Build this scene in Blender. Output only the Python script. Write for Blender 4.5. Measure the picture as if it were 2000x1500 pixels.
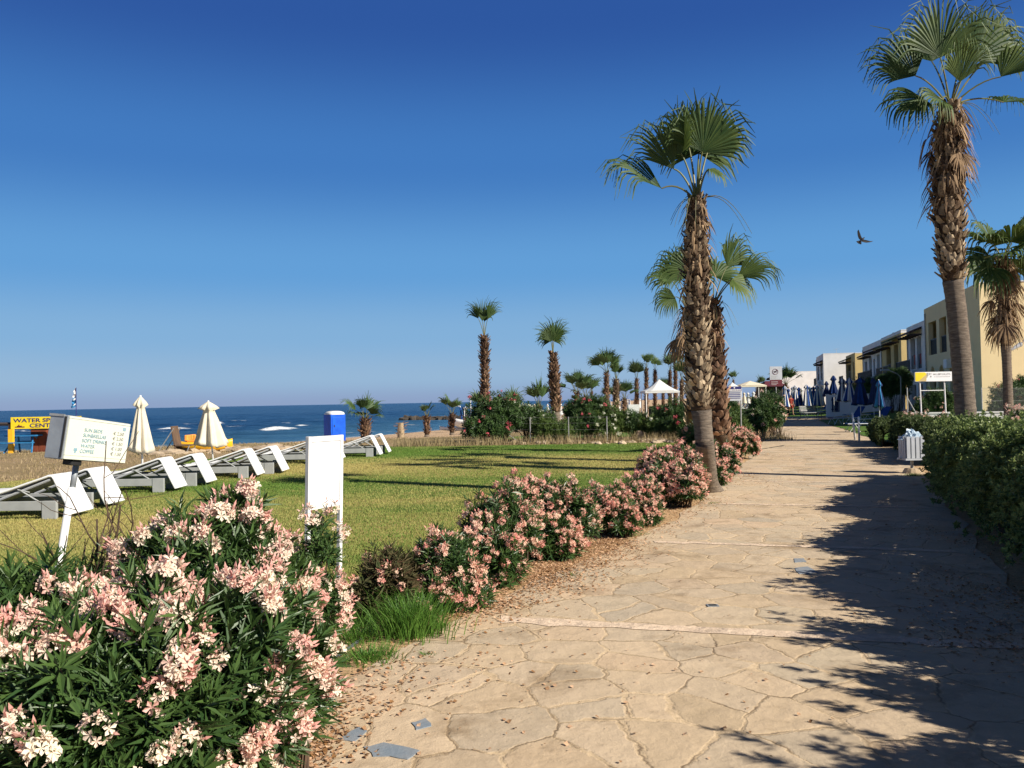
import bpy, math, random
import numpy as np
from mathutils import Vector, Matrix
sc = bpy.context.scene
for o in list(bpy.data.objects): bpy.data.objects.remove(o)
R_ = math.radians

# ------------------------------------------------------------ camera
CAM = np.array([0, 0, 1.65]); F = 1640.0; PITCH = 1.16; ROLL = -1.03
cam = bpy.data.cameras.new("camera"); cam.sensor_width = 36; cam.lens = 36 * F / 2000
cam.clip_start = .05; cam.clip_end = 20000
co = bpy.data.objects.new("camera", cam); sc.collection.objects.link(co)
MW = Matrix.Rotation(R_(90 + PITCH), 4, 'X') @ Matrix.Rotation(R_(ROLL), 4, 'Z')
co.matrix_world = Matrix.Translation(CAM) @ MW
sc.camera = co
# ------------------------------------------------------------ sky, sun, exposure
EL = R_(33.5); AZ = R_(123)
SUN = np.array([math.sin(AZ) * math.cos(EL), math.cos(AZ) * math.cos(EL), math.sin(EL)])
w = bpy.data.worlds.new("World"); sc.world = w; w.use_nodes = True
nt = w.node_tree; sky = nt.nodes.new("ShaderNodeTexSky"); sky.sky_type = 'NISHITA'; sky.sun_disc = False
sky.sun_elevation = EL; sky.sun_rotation = AZ; sky.air_density = 1.0; sky.dust_density = 0.3; sky.ozone_density = 3.0
EXPO = .76; STR = .08
tcw = nt.nodes.new("ShaderNodeTexCoord"); sp = nt.nodes.new("ShaderNodeSeparateXYZ"); nt.links.new(tcw.outputs["Generated"], sp.inputs[0])
rw = nt.nodes.new("ShaderNodeValToRGB"); nt.links.new(sp.outputs[2], rw.inputs[0]); el_ = rw.color_ramp.elements; rw.color_ramp.interpolation = 'EASE'
for p_, c_ in ((0, (138, 160, 198)), (.03, (146, 180, 213)), (.08, (128, 174, 216)), (.155, (97, 158, 215)), (.275, (64, 122, 192)), (.42, (43, 86, 160)), (.62, (34, 52, 92)), (1, (48, 50, 62))):
    e_ = el_[0] if p_ == 0 else (el_[-1] if p_ == 1 else el_.new(p_))
    e_.position = p_; k_ = 1 / (STR * 2 ** EXPO); e_.color = tuple((((x / 255 + .055) / 1.055) ** 2.4) * k_ for x in c_) + (1,)
mw = nt.nodes.new("ShaderNodeMix"); mw.data_type = 'RGBA'; mw.inputs[0].default_value = .97; nt.links.new(sky.outputs[0], mw.inputs[6]); nt.links.new(rw.outputs[0], mw.inputs[7])
nt.links.new(mw.outputs[2], nt.nodes["Background"].inputs[0]); nt.nodes["Background"].inputs[1].default_value = STR
sl = bpy.data.lights.new("sun", 'SUN'); sl.energy = 4.4; sl.angle = R_(.5); sl.color = (1, .93, .82)
so = bpy.data.objects.new("sun", sl); sc.collection.objects.link(so)
so.rotation_euler = Vector(SUN).to_track_quat('Z', 'Y').to_euler(); so.location = (20, -15, 30)
sc.view_settings.view_transform = 'Standard'; sc.view_settings.look = 'None'
sc.view_settings.exposure = EXPO; sc.view_settings.gamma = 1
sc.render.engine = 'CYCLES'; sc.cycles.max_bounces = 6; sc.cycles.transparent_max_bounces = 8
sc.render.resolution_x = 1024; sc.render.resolution_y = 768

# ------------------------------------------------------------ helpers
def nrm(v): v = np.asarray(v, float); return v / (np.linalg.norm(v, axis=-1, keepdims=True) + 1e-12)
M3 = np.array(MW.to_3x3())
def ray(px, py): return M3 @ np.array([(px - 1000) / F, -(py - 750) / F, -1.0])
def at(px, py, Y): d = ray(px, py); return CAM + d * (Y / d[1])
SHORE = np.array([(-400, 20), (-90, 56), (-39, 63), (-20, 69), (-12.6, 84), (-6, 101), (8, 200), (20, 420), (90, 900), (500, 2500)], float)
def shore_d(x, y):
    x = np.asarray(x, float); y = np.asarray(y, float); best = np.full(np.broadcast(x, y).shape, 1e9); sg = np.ones_like(best)
    for a, b in zip(SHORE[:-1], SHORE[1:]):
        d = b - a; L = d @ d; t = np.clip(((x - a[0]) * d[0] + (y - a[1]) * d[1]) / L, 0, 1)
        dx = x - a[0] - t * d[0]; dy = y - a[1] - t * d[1]; dist = np.hypot(dx, dy)
        s = np.where(d[0] * (y - a[1]) - d[1] * (x - a[0]) > 0, -1.0, 1.0)
        m = dist < best; best = np.where(m, dist, best); sg = np.where(m, s, sg)
    return best * sg
def sstep(t): t = np.clip(t, 0, 1); return t * t * (3 - 2 * t)
SEA = -1.5
def zg(x, y):
    d = shore_d(x, y); x = np.asarray(x, float); y = np.asarray(y, float)
    z = np.where(d > 0, SEA + d * 1.55 / 36, SEA + d * .09)
    z = np.where(z > -.12, -.12 * np.exp(-(z + .12) / .12) * 1.0, z)
    z = np.where(d > 60, 0, z); z = np.maximum(z, -6)
    rise = sstep((y - 36) / 24) * sstep((x - 17.5 - (y - 42) * .27) / 5) * .45
    return z + rise * (y < 140)
def gnd(px, py):
    d = ray(px, py); t = np.concatenate([np.arange(1, 60, .05), np.arange(60, 600, .4)])
    P = CAM[:, None] + d[:, None] * t; z = zg(P[0], P[1]); k = np.argmax(P[2] < z); return P[:, k] if k else P[:, -1]

def tag(o, label=None, cat=None, group=None, kind=None):
    if label: o['label'] = label
    if cat: o['category'] = cat
    if group: o['group'] = group
    if kind: o['kind'] = kind
    return o
def thing(name, loc, label, cat, group=None, rz=0):
    o = bpy.data.objects.new(name, None); sc.collection.objects.link(o); o.location = loc; o.rotation_euler[2] = rz
    o.empty_display_size = .2
    return tag(o, label, cat, group)
def dup(root, loc=None, rz=None, label=None, scale=None):
    r = root.copy(); sc.collection.objects.link(r)
    if loc is not None: r.location = loc
    if rz is not None: r.rotation_euler[2] = rz
    if scale is not None: r.scale = (scale,) * 3 if np.isscalar(scale) else scale
    if label: r['label'] = label
    for ch in [c for c in bpy.data.objects if c.parent == root]:
        c = ch.copy(); sc.collection.objects.link(c); c.parent = r
        for g in [q for q in bpy.data.objects if q.parent == ch]:
            d = g.copy(); sc.collection.objects.link(d); d.parent = c
    return r

class G:
    def __init__(s): s.v = []; s.t3 = []; s.t4 = []; s.n = 0; s.tv = []; s.f3m = []; s.f4m = []
    def add(s, v, f, tint=.5, mi=0):
        v = np.asarray(v, float).reshape(-1, 3); s.v.append(v)
        s.tv.append(np.broadcast_to(np.asarray(tint, float), (len(v),)).copy())
        f = [np.asarray(q) for q in f] if isinstance(f, list) else [f]
        for q in f:
            if q.ndim == 1: q = q[None]
            if q.shape[1] == 3: s.t3.append(q + s.n); s.f3m.append(np.full(len(q), mi))
            else: s.t4.append(q + s.n); s.f4m.append(np.full(len(q), mi))
        s.n += len(v)
    def inst(s, tv, tf, M, P, tint=None, mi=0):
        K = len(P); V = np.einsum('kij,nj->kni', M, tv) + P[:, None, :]; n = len(tv)
        if tint is None: tint = np.full(K, .5)
        off = (np.arange(K) * n)[:, None, None]
        fl = []
        for q in (tf if isinstance(tf, list) else [tf]): fl.append((q[None] + off).reshape(-1, q.shape[1]))
        s.add(V.reshape(-1, 3), fl, np.repeat(tint, n), mi)
    def box(s, lo, hi, R=None, tint=.5, mi=0, org=None):
        x0, y0, z0 = lo; x1, y1, z1 = hi
        v = np.array([(x0, y0, z0), (x1, y0, z0), (x1, y1, z0), (x0, y1, z0), (x0, y0, z1), (x1, y0, z1), (x1, y1, z1), (x0, y1, z1)], float)
        if R is not None: v = v @ np.asarray(R).T
        if org is not None: v = v + np.asarray(org)
        s.add(v, np.array([(0, 3, 2, 1), (4, 5, 6, 7), (0, 1, 5, 4), (1, 2, 6, 5), (2, 3, 7, 6), (3, 0, 4, 7)]), tint, mi); return s
    def tube(s, pts, rad, n=8, cap=True, tint=.5, mi=0, wob=0, rng=None):
        pts = np.asarray(pts, float); K = len(pts); rad = np.broadcast_to(np.asarray(rad, float), (K,))
        d = nrm(np.gradient(pts, axis=0)); up = np.array([0, 0, 1.0]) if abs(d[0][2]) < .9 else np.array([0, 1.0, 0])
        x = nrm(np.cross(d, up)); y = np.cross(d, x); a = np.arange(n) * 2 * np.pi / n
        r = rad[:, None] * np.ones(n)
        if wob: r = r * (1 + wob * (rng or np.random.default_rng(0)).normal(size=(K, n)))
        V = pts[:, None, :] + r[..., None] * (np.cos(a)[None, :, None] * x[:, None, :] + np.sin(a)[None, :, None] * y[:, None, :])
        i = np.arange(K - 1)[:, None] * n; j = np.arange(n)[None, :]; j2 = (j + 1) % n
        f = np.stack([i + j, i + n + j, i + n + j2, i + j2], -1).reshape(-1, 4)
        V = V.reshape(-1, 3); fl = [f]
        if cap:
            V = np.concatenate([V, pts[:1], pts[-1:]]); c0 = K * n; jj = np.arange(n); e = (K - 1) * n
            fl.append(np.concatenate([np.stack([np.full(n, c0), jj, (jj + 1) % n], -1), np.stack([np.full(n, c0 + 1), e + (jj + 1) % n, e + jj], -1)]))
        s.add(V, fl, tint, mi); return s
    def lathe(s, prof, n=16, c=(0, 0, 0), fold=0, nf=8, ph=0, tint=.5, mi=0):
        K = len(prof); a = np.arange(n) * 2 * np.pi / n
        V = np.zeros((K, n, 3))
        for k, (r, z) in enumerate(prof):
            fo = fold[k] if hasattr(fold, '__len__') else fold
            rr = r * (1 + fo * np.cos(nf * a + ph)); V[k, :, 0] = rr * np.cos(a) + c[0]; V[k, :, 1] = rr * np.sin(a) + c[1]; V[k, :, 2] = z + c[2]
        i = np.arange(K - 1)[:, None] * n; j = np.arange(n)[None, :]; j2 = (j + 1) % n
        s.add(V.reshape(-1, 3), np.stack([i + j, i + j2, i + n + j2, i + n + j], -1).reshape(-1, 4), tint, mi); return s
    def build(s, name, m, parent=None, smooth=False, world=True, bevel=0):
        V = np.concatenate(s.v); T = np.concatenate(s.tv)
        if parent is not None and world: V = V - np.array(parent.location)
        me = bpy.data.meshes.new(name); me.vertices.add(len(V)); me.vertices.foreach_set("co", V.ravel())
        q4 = np.concatenate(s.t4) if s.t4 else np.zeros((0, 4), int); q3 = np.concatenate(s.t3) if s.t3 else np.zeros((0, 3), int)
        li = np.concatenate([q4.ravel(), q3.ravel()]).astype(np.int32)
        me.loops.add(len(li)); me.loops.foreach_set("vertex_index", li)
        cnt = np.concatenate([np.full(len(q4), 4), np.full(len(q3), 3)]); st = np.concatenate([[0], np.cumsum(cnt)[:-1]]).astype(np.int32)
        me.polygons.add(len(cnt)); me.polygons.foreach_set("loop_start", st)
        ms = m if isinstance(m, list) else [m]
        for q in ms: me.materials.append(q)
        if len(ms) > 1:
            mi = np.concatenate([np.concatenate(s.f4m) if s.f4m else [], np.concatenate(s.f3m) if s.f3m else []]).astype(np.int32)
            me.polygons.foreach_set("material_index", mi)
        me.polygons.foreach_set("use_smooth", np.full(len(cnt), bool(smooth)))
        at_ = me.attributes.new("tint", 'FLOAT', 'POINT'); at_.data.foreach_set("value", T.astype(np.float32))
        me.update(calc_edges=True); me.validate()
        o = bpy.data.objects.new(name, me); sc.collection.objects.link(o)
        if parent is not None: o.parent = parent
        if bevel:
            b = o.modifiers.new("bevel", 'BEVEL'); b.width = bevel; b.segments = 2; b.limit_method = 'ANGLE'
        return o

# ------------------------------------------------------------ materials
def mat(name, c1, c2=None, scale=4, rough=.75, bump=0., bscale=40, spec=.3, metal=0, transl=0, tint=False, detail=5, contrast=(.35, .65), stretch=None, alpha=1):
    m = bpy.data.materials.new(name); m.use_nodes = True; nt = m.node_tree; N = nt.nodes; L = nt.links; b = N["Principled BSDF"]
    b.inputs["Roughness"].default_value = rough; b.inputs["Specular IOR Level"].default_value = spec; b.inputs["Metallic"].default_value = metal
    c2 = c2 or tuple(x * .82 for x in c1)
    tc = N.new("ShaderNodeTexCoord"); mp = N.new("ShaderNodeMapping"); L.new(tc.outputs["Object"], mp.inputs[0])
    if stretch: mp.inputs["Scale"].default_value = stretch
    no = N.new("ShaderNodeTexNoise"); no.inputs["Scale"].default_value = scale; no.inputs["Detail"].default_value = detail; L.new(mp.outputs[0], no.inputs[0])
    mr = N.new("ShaderNodeMapRange"); mr.inputs[1].default_value, mr.inputs[2].default_value = contrast; L.new(no.outputs[0], mr.inputs[0])
    mx = N.new("ShaderNodeMix"); mx.data_type = 'RGBA'; mx.inputs[6].default_value = (*c1, 1); mx.inputs[7].default_value = (*c2, 1)
    if tint:
        a = N.new("ShaderNodeAttribute"); a.attribute_name = "tint"
        ad = N.new("ShaderNodeMath"); ad.operation = 'MULTIPLY_ADD'; L.new(mr.outputs[0], ad.inputs[0]); ad.inputs[1].default_value = .3; L.new(a.outputs["Fac"], ad.inputs[2])
        su = N.new("ShaderNodeMath"); su.operation = 'SUBTRACT'; su.use_clamp = True; L.new(ad.outputs[0], su.inputs[0]); su.inputs[1].default_value = .15; L.new(su.outputs[0], mx.inputs[0])
    else: L.new(mr.outputs[0], mx.inputs[0])
    L.new(mx.outputs[2], b.inputs["Base Color"])
    if bump:
        n2 = N.new("ShaderNodeTexNoise"); n2.inputs["Scale"].default_value = bscale; n2.inputs["Detail"].default_value = 6; L.new(mp.outputs[0], n2.inputs[0])
        bp = N.new("ShaderNodeBump"); bp.inputs["Strength"].default_value = bump; bp.inputs["Distance"].default_value = .02; L.new(n2.outputs[0], bp.inputs["Height"]); L.new(bp.outputs[0], b.inputs["Normal"])
    if transl:
        t = N.new("ShaderNodeBsdfTranslucent"); L.new(mx.outputs[2], t.inputs[0]); ms = N.new("ShaderNodeMixShader"); ms.inputs[0].default_value = transl
        L.new(b.outputs[0], ms.inputs[1]); L.new(t.outputs[0], ms.inputs[2]); L.new(ms.outputs[0], N["Material Output"].inputs[0])
    if alpha < 1: b.inputs["Alpha"].default_value = alpha
    return m
def S(r, g, b): return tuple(((c / 255) / 12.92 if c <= 10 else ((c / 255 + .055) / 1.055) ** 2.4) for c in (r, g, b))

M = {}
M['ole_leaf'] = mat("oleander_leaf", (.030, .075, .022), (.085, .15, .035), rough=.42, transl=.22, tint=True, spec=.5)
M['ole_dry'] = mat("oleander_dry_leaf", (.10, .06, .03), (.06, .09, .03), rough=.8, transl=.15, tint=True)
M['twig'] = mat("twig_bark", (.12, .075, .045), (.06, .04, .028), scale=30, rough=.9)
M['petal'] = mat("petal", (.90, .79, .63), (.81, .42, .36), rough=.6, transl=.28, tint=True)
M['petal_pink'] = mat("petal_pink", (.90, .66, .50), (.80, .33, .28), rough=.6, transl=.28, tint=True)
M['petal_red'] = mat("petal_red", (.55, .09, .12), (.75, .2, .22), rough=.6, transl=.2, tint=True)
M['petal_white'] = mat("petal_white", (.8, .8, .68), (.6, .62, .4), rough=.6, transl=.2, tint=True)
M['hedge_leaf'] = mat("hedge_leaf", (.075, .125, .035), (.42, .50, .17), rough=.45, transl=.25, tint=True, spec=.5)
M['dark_leaf'] = mat("dark_leaf", (.03, .065, .02), (.09, .16, .04), rough=.5, transl=.15, tint=True, spec=.4)
M['mid_leaf'] = mat("mid_leaf", (.05, .085, .025), (.20, .25, .09), rough=.5, transl=.2, tint=True, spec=.4)
M['pale_leaf'] = mat("pale_leaf", (.06, .11, .025), (.14, .2, .05), rough=.6, transl=.2, tint=True)
M['core'] = mat("hedge_dark_core", (.02, .022, .012), (.035, .03, .018), scale=12, rough=1)  # near-black filler colour, stands for the shade inside the hedges
M['frond'] = mat("palm_frond", (.024, .062, .016), (.12, .165, .04), rough=.55, transl=.25, tint=True, spec=.28)
M['frond_far'] = mat("palm_frond_far", (.04, .085, .03), (.10, .15, .045), rough=.5, transl=.2, tint=True)
M['dead'] = mat("dead_frond", (.11, .065, .035), (.40, .27, .15), rough=.8, transl=.15, tint=True)
M['petiole'] = mat("petiole", (.10, .13, .035), (.17, .15, .06), scale=6, rough=.5)
M['boot'] = mat("leaf_base", (.065, .038, .022), (.58, .45, .29), rough=.85, tint=True, scale=20)
M['boot_red'] = mat("leaf_base_red", (.06, .03, .018), (.42, .25, .15), rough=.85, tint=True, scale=20)
M['bark'] = mat("palm_bark", (.25, .20, .15), (.12, .095, .075), scale=7, rough=.95, bump=1.0, bscale=30, stretch=(1, 1, 6))
M['gap_shade'] = mat("trunk_gap_shade", (.055, .034, .02), (.11, .07, .04), scale=14, rough=1, bump=.8, bscale=40)  # dark sleeve behind the leaf bases, shade of their gaps painted in
M['white_paint'] = mat("white_paint", (.80, .80, .78), (.72, .71, .68), scale=8, rough=.5)
M['white_panel'] = mat("white_panel", (.86, .86, .86), (.80, .80, .80), scale=3, rough=.35)
M['off_panel'] = mat("aged_panel", (.74, .75, .60), (.66, .70, .62), scale=6, rough=.4)
M['alu'] = mat("grey_aluminium", (.34, .37, .39), (.27, .29, .31), scale=9, rough=.45, metal=.3)
M['alu_dark'] = mat("dark_gap", (.03, .03, .03), rough=.8)
M['lounger'] = mat("lounger_grey", (.36, .37, .36), (.31, .32, .31), scale=5, rough=.6)
M['sling'] = mat("sling_grey", (.42, .43, .44), (.36, .37, .38), scale=60, rough=.8)
M['mattress'] = mat("white_canvas", (.83, .83, .82), (.76, .76, .75), scale=5, rough=.85, bump=.12, bscale=120)
M['cream'] = mat("cream_canvas", (.80, .72, .55), (.72, .64, .49), scale=6, rough=.9, transl=.12)
M['wallY'] = mat("yellow_render", (.80, .655, .38), (.76, .61, .35), scale=1.2, rough=.9, bump=.15, bscale=25)
M['wallO'] = mat("ochre_render", (.60, .47, .21), (.55, .42, .19), scale=1.2, rough=.9)
M['wallW'] = mat("white_render", (.78, .77, .74), (.70, .69, .66), scale=1.2, rough=.9, bump=.1, bscale=25)
M['dark_timber'] = mat("dark_timber", (.035, .028, .03), (.06, .045, .04), scale=6, rough=.8)
M['tile'] = mat("roof_tile", (.055, .035, .035), (.10, .06, .05), scale=3, rough=.85)
M['green_tile'] = mat("olive_tile", (.05, .07, .03), (.08, .09, .04), scale=3, rough=.85)
M['glass'] = mat("window_glass", (.03, .04, .05), (.05, .06, .07), scale=1, rough=.12, spec=.6)
M['rail'] = mat("dark_rail", (.03, .035, .04), rough=.5)
M['blue'] = mat("blue_plastic", S(25, 95, 215), S(20, 80, 190), scale=3, rough=.4)
M['blue_cloth'] = mat("blue_cloth", (.015, .06, .24), (.01, .045, .18), scale=5, rough=.85, transl=.1)
M['sky_cloth'] = mat("light_blue_cloth", (.05, .28, .55), (.04, .22, .45), scale=5, rough=.85, transl=.15)
M['navy_cloth'] = mat("navy_cloth", (.015, .03, .10), (.01, .02, .07), scale=5, rough=.85)
M['white_cloth'] = mat("white_cloth", (.78, .78, .76), (.7, .7, .68), scale=5, rough=.85, transl=.15)
M['yellow'] = mat("yellow_board", (.85, .66, .03), (.80, .58, .02), scale=3, rough=.5)
M['ykayak'] = mat("yellow_hull", (.85, .50, .02), (.80, .42, .03), scale=3, rough=.35)
M['orange'] = mat("orange_seat", (.85, .30, .05), (.8, .38, .08), scale=3, rough=.5)
M['navy_ink'] = mat("navy_ink", (.03, .03, .16), rough=.6)
M['blue_ink'] = mat("faded_blue_ink", (.20, .38, .45), (.32, .42, .46), scale=60, rough=.6)
M['grey_ink'] = mat("faded_grey_ink", (.30, .30, .28), (.42, .42, .38), scale=60, rough=.6)
M['pale_ink'] = mat("very_faded_ink", (.66, .66, .66), (.72, .72, .72), scale=40, rough=.6)
M['black'] = mat("black_plastic", (.015, .015, .015), (.03, .03, .03), rough=.5)
M['wood'] = mat("weathered_wood", (.16, .10, .06), (.10, .065, .045), scale=8, rough=.85, stretch=(1, 1, .2))
M['redwood'] = mat("brown_cabinet", (.22, .06, .03), (.16, .045, .025), scale=6, rough=.7)
M['bluewood'] = mat("blue_paint_wood", (.03, .2, .42), (.02, .15, .34), scale=6, rough=.6)
M['rock'] = mat("pale_rock", (.50, .40, .28), (.36, .27, .18), scale=3, rough=.95, bump=.6, bscale=12)
M['wetrock'] = mat("dark_rock", (.10, .08, .06), (.05, .042, .035), scale=1, rough=.9, bump=.6, bscale=3)
M['galv'] = mat("galvanised_steel", (.42, .42, .40), (.3, .3, .29), scale=12, rough=.5, metal=.4)
M['bag'] = mat("plastic_bag", (.62, .74, .82), (.5, .62, .72), scale=5, rough=.3, transl=.3)
M['skin'] = mat("skin", (.36, .19, .12), (.30, .16, .10), rough=.6)
M['redcloth'] = mat("red_cloth", (.30, .035, .02), (.22, .03, .02), rough=.8)
M['greencloth'] = mat("green_cloth", (.16, .55, .32), (.12, .45, .28), rough=.8)
M['darkcloth'] = mat("dark_cloth", (.02, .025, .04), rough=.8)
M['hair'] = mat("dark_hair", (.02, .015, .012), rough=.8)
M['feather'] = mat("bird_feather", (.006, .006, .008), (.015, .014, .016), scale=9, rough=.6)
M['maroon'] = mat("maroon_cloth", (.13, .025, .035), (.10, .02, .03), scale=3, rough=.8)
M['sign_grey'] = mat("weathered_sign", (.50, .52, .55), (.42, .44, .47), scale=4, rough=.6)
M['slate'] = mat("blue_grey_slate", (.20, .24, .28), (.27, .28, .29), scale=6, rough=.8, bump=.2)
M['hose'] = mat("grey_hose", (.10, .11, .12), rough=.6)
M['litter'] = mat("fallen_petals", (.24, .12, .045), (.70, .45, .28), rough=.85, tint=True, transl=.1)
M['grass'] = mat("grass_blade", (.125, .225, .035), (.45, .385, .135), rough=.7, tint=True, transl=.25)
M['lush'] = mat("lush_blade", (.06, .16, .02), (.13, .25, .04), rough=.5, tint=True, transl=.3)
M['drygrass'] = mat("dry_blade", (.24, .19, .09), (.44, .34, .20), rough=.8, tint=True, transl=.2)

def nodes_of(name):
    m = bpy.data.materials.new(name); m.use_nodes = True; return m, m.node_tree.nodes, m.node_tree.links, m.node_tree.nodes["Principled BSDF"]
def ramp(N, L, src, stops):
    r = N.new("ShaderNodeValToRGB"); el = r.color_ramp.elements
    while len(el) < len(stops): el.new(.5)
    for e, (p, c) in zip(el, stops): e.position = p; e.color = (*c, 1)
    L.new(src, r.inputs[0]); return r.outputs[0]
def noise(N, L, vec, scale, detail=5, rough=.55, dist=0):
    n = N.new("ShaderNodeTexNoise"); n.inputs["Scale"].default_value = scale; n.inputs["Detail"].default_value = detail; n.inputs["Roughness"].default_value = rough; n.inputs["Distortion"].default_value = dist
    L.new(vec, n.inputs[0]); return n.outputs[0]
def mixc(N, L, f, a, b, mode='MIX'):
    m = N.new("ShaderNodeMix"); m.data_type = 'RGBA'; m.blend_type = mode
    for i, x in ((0, f), (6, a), (7, b)):
        if isinstance(x, (int, float)): m.inputs[i].default_value = x
        elif isinstance(x, tuple): m.inputs[i].default_value = (*x, 1)
        else: L.new(x, m.inputs[i])
    return m.outputs[2]
def mth(N, L, op, a, b=0., c=0., clamp=False):
    m = N.new("ShaderNodeMath"); m.operation = op; m.use_clamp = clamp
    for i, x in enumerate((a, b, c)):
        if isinstance(x, (int, float)): m.inputs[i].default_value = x
        else: L.new(x, m.inputs[i])
    return m.outputs[0]
def bumpn(N, L, h, strength, dist, prev=None):
    b = N.new("ShaderNodeBump"); b.inputs["Strength"].default_value = strength; b.inputs["Distance"].default_value = dist; L.new(h, b.inputs["Height"])
    if prev: L.new(prev, b.inputs["Normal"])
    return b.outputs[0]

# flagstone path
def path_material():
    m, N, L, B = nodes_of("crazy_paving"); tc = N.new("ShaderNodeTexCoord"); P = tc.outputs["Object"]
    wn = N.new("ShaderNodeTexNoise"); wn.inputs["Scale"].default_value = .8; wn.inputs["Detail"].default_value = 7; wn.inputs["Roughness"].default_value = .6; L.new(P, wn.inputs[0])
    va = N.new("ShaderNodeVectorMath"); va.operation = 'MULTIPLY_ADD'; L.new(wn.outputs[1], va.inputs[0]); va.inputs[1].default_value = (.5, .5, 0); L.new(P, va.inputs[2])
    vo = N.new("ShaderNodeTexVoronoi"); vo.voronoi_dimensions = '2D'; vo.feature = 'DISTANCE_TO_EDGE'; vo.inputs["Scale"].default_value = 2.5; vo.inputs["Randomness"].default_value = 1; L.new(va.outputs[0], vo.inputs[0])
    vc = N.new("ShaderNodeTexVoronoi"); vc.voronoi_dimensions = '2D'; vc.inputs["Scale"].default_value = 2.5; L.new(va.outputs[0], vc.inputs[0])
    sepc = N.new("ShaderNodeSeparateColor"); L.new(vc.outputs["Color"], sepc.inputs[0])
    big = noise(N, L, P, .55, 4); fine = noise(N, L, P, 38, 8, .7); mid = noise(N, L, P, 6, 6, .6); stain = noise(N, L, P, 1.6, 7, .62, .4)
    jw = noise(N, L, P, 1.3, 4, .6); edge = mth(N, L, 'MULTIPLY_ADD', mth(N, L, 'SUBTRACT', .5, jw), .16, mth(N, L, 'MULTIPLY_ADD', fine, .06, vo.outputs["Distance"]))
    joint = N.new("ShaderNodeMapRange"); L.new(edge, joint.inputs[0]); joint.inputs[1].default_value = .052; joint.inputs[2].default_value = .078  # 0 = joint
    hide = N.new("ShaderNodeMapRange"); L.new(noise(N, L, P, .8, 3), hide.inputs[0]); hide.inputs[1].default_value = .5; hide.inputs[2].default_value = .7
    stone = ramp(N, L, sepc.outputs[0], [(0, (.46, .35, .22)), (.22, (.64, .49, .33)), (.36, (.42, .36, .275)), (.5, (.62, .45, .30)), (.64, (.49, .42, .31)), (.8, (.66, .51, .35)), (.9, (.38, .345, .28)), (1, (.56, .41, .26))])
    stone = mixc(N, L, .42, stone, ramp(N, L, mid, [(.3, (.38, .29, .19)), (.7, (.60, .46, .31))]))
    mortar = ramp(N, L, fine, [(.3, (.50, .37, .22)), (.7, (.72, .55, .36))])
    col = mixc(N, L, mth(N, L, 'MAXIMUM', joint.outputs[0], mth(N, L, 'MULTIPLY', hide.outputs[0], .55)), mortar, stone)
    crack_shadow = N.new("ShaderNodeMapRange"); L.new(vo.outputs["Distance"], crack_shadow.inputs[0]); crack_shadow.inputs[1].default_value = .0; crack_shadow.inputs[2].default_value = .026; crack_shadow.inputs[3].default_value = .85; crack_shadow.inputs[4].default_value = 0
    cm = N.new("ShaderNodeMapRange"); L.new(noise(N, L, P, 2.3, 3), cm.inputs[0]); cm.inputs[1].default_value = .42; cm.inputs[2].default_value = .54
    col = mixc(N, L, mth(N, L, 'MULTIPLY', crack_shadow.outputs[0], cm.outputs[0]), col, (.09, .06, .04))  # dark crack lines, their shadow painted into the paving colour
    st = N.new("ShaderNodeMapRange"); L.new(stain, st.inputs[0]); st.inputs[1].default_value = .54; st.inputs[2].default_value = .72; st.inputs[4].default_value = .8
    col = mixc(N, L, st.outputs[0], col, (.20, .13, .07))
    col = mixc(N, L, ramp(N, L, big, [(.45, (0, 0, 0)), (.75, (.5, .5, .5))]), col, (.60, .455, .29))
    L.new(col, B.inputs["Base Color"]); B.inputs["Roughness"].default_value = .9; B.inputs["Specular IOR Level"].default_value = .2
    n1 = bumpn(N, L, joint.outputs[0], .35, .010); n2 = bumpn(N, L, fine, .5, .008, n1); n3 = bumpn(N, L, mid, .5, .03, n2); L.new(n3, B.inputs["Normal"]); return m
M['path'] = path_material()
def soil_material(name, a, b, c):
    m, N, L, B = nodes_of(name); tc = N.new("ShaderNodeTexCoord"); P = tc.outputs["Object"]
    n1 = noise(N, L, P, 1.1, 6); n2 = noise(N, L, P, 18, 8, .7); n3 = noise(N, L, P, .12, 4)
    col = ramp(N, L, n1, [(.3, a), (.5, b), (.72, c)]); col = mixc(N, L, .6, col, ramp(N, L, n2, [(.3, tuple(x * .6 for x in a)), (.7, tuple(min(1, x * 1.25) for x in b))]))
    L.new(col, B.inputs["Base Color"]); B.inputs["Roughness"].default_value = .95; B.inputs["Specular IOR Level"].default_value = .1
    L.new(bumpn(N, L, n2, .6, .03, bumpn(N, L, n1, .5, .2)), B.inputs["Normal"]); return m
M['soil'] = soil_material("dry_soil", (.42, .27, .14), (.56, .38, .21), (.38, .25, .14))
M['sand'] = soil_material("beach_sand", (.50, .33, .20), (.60, .42, .26), (.46, .31, .19))
M['band'] = soil_material("pale_concrete", (.66, .50, .36), (.74, .58, .43), (.64, .49, .36))
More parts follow.
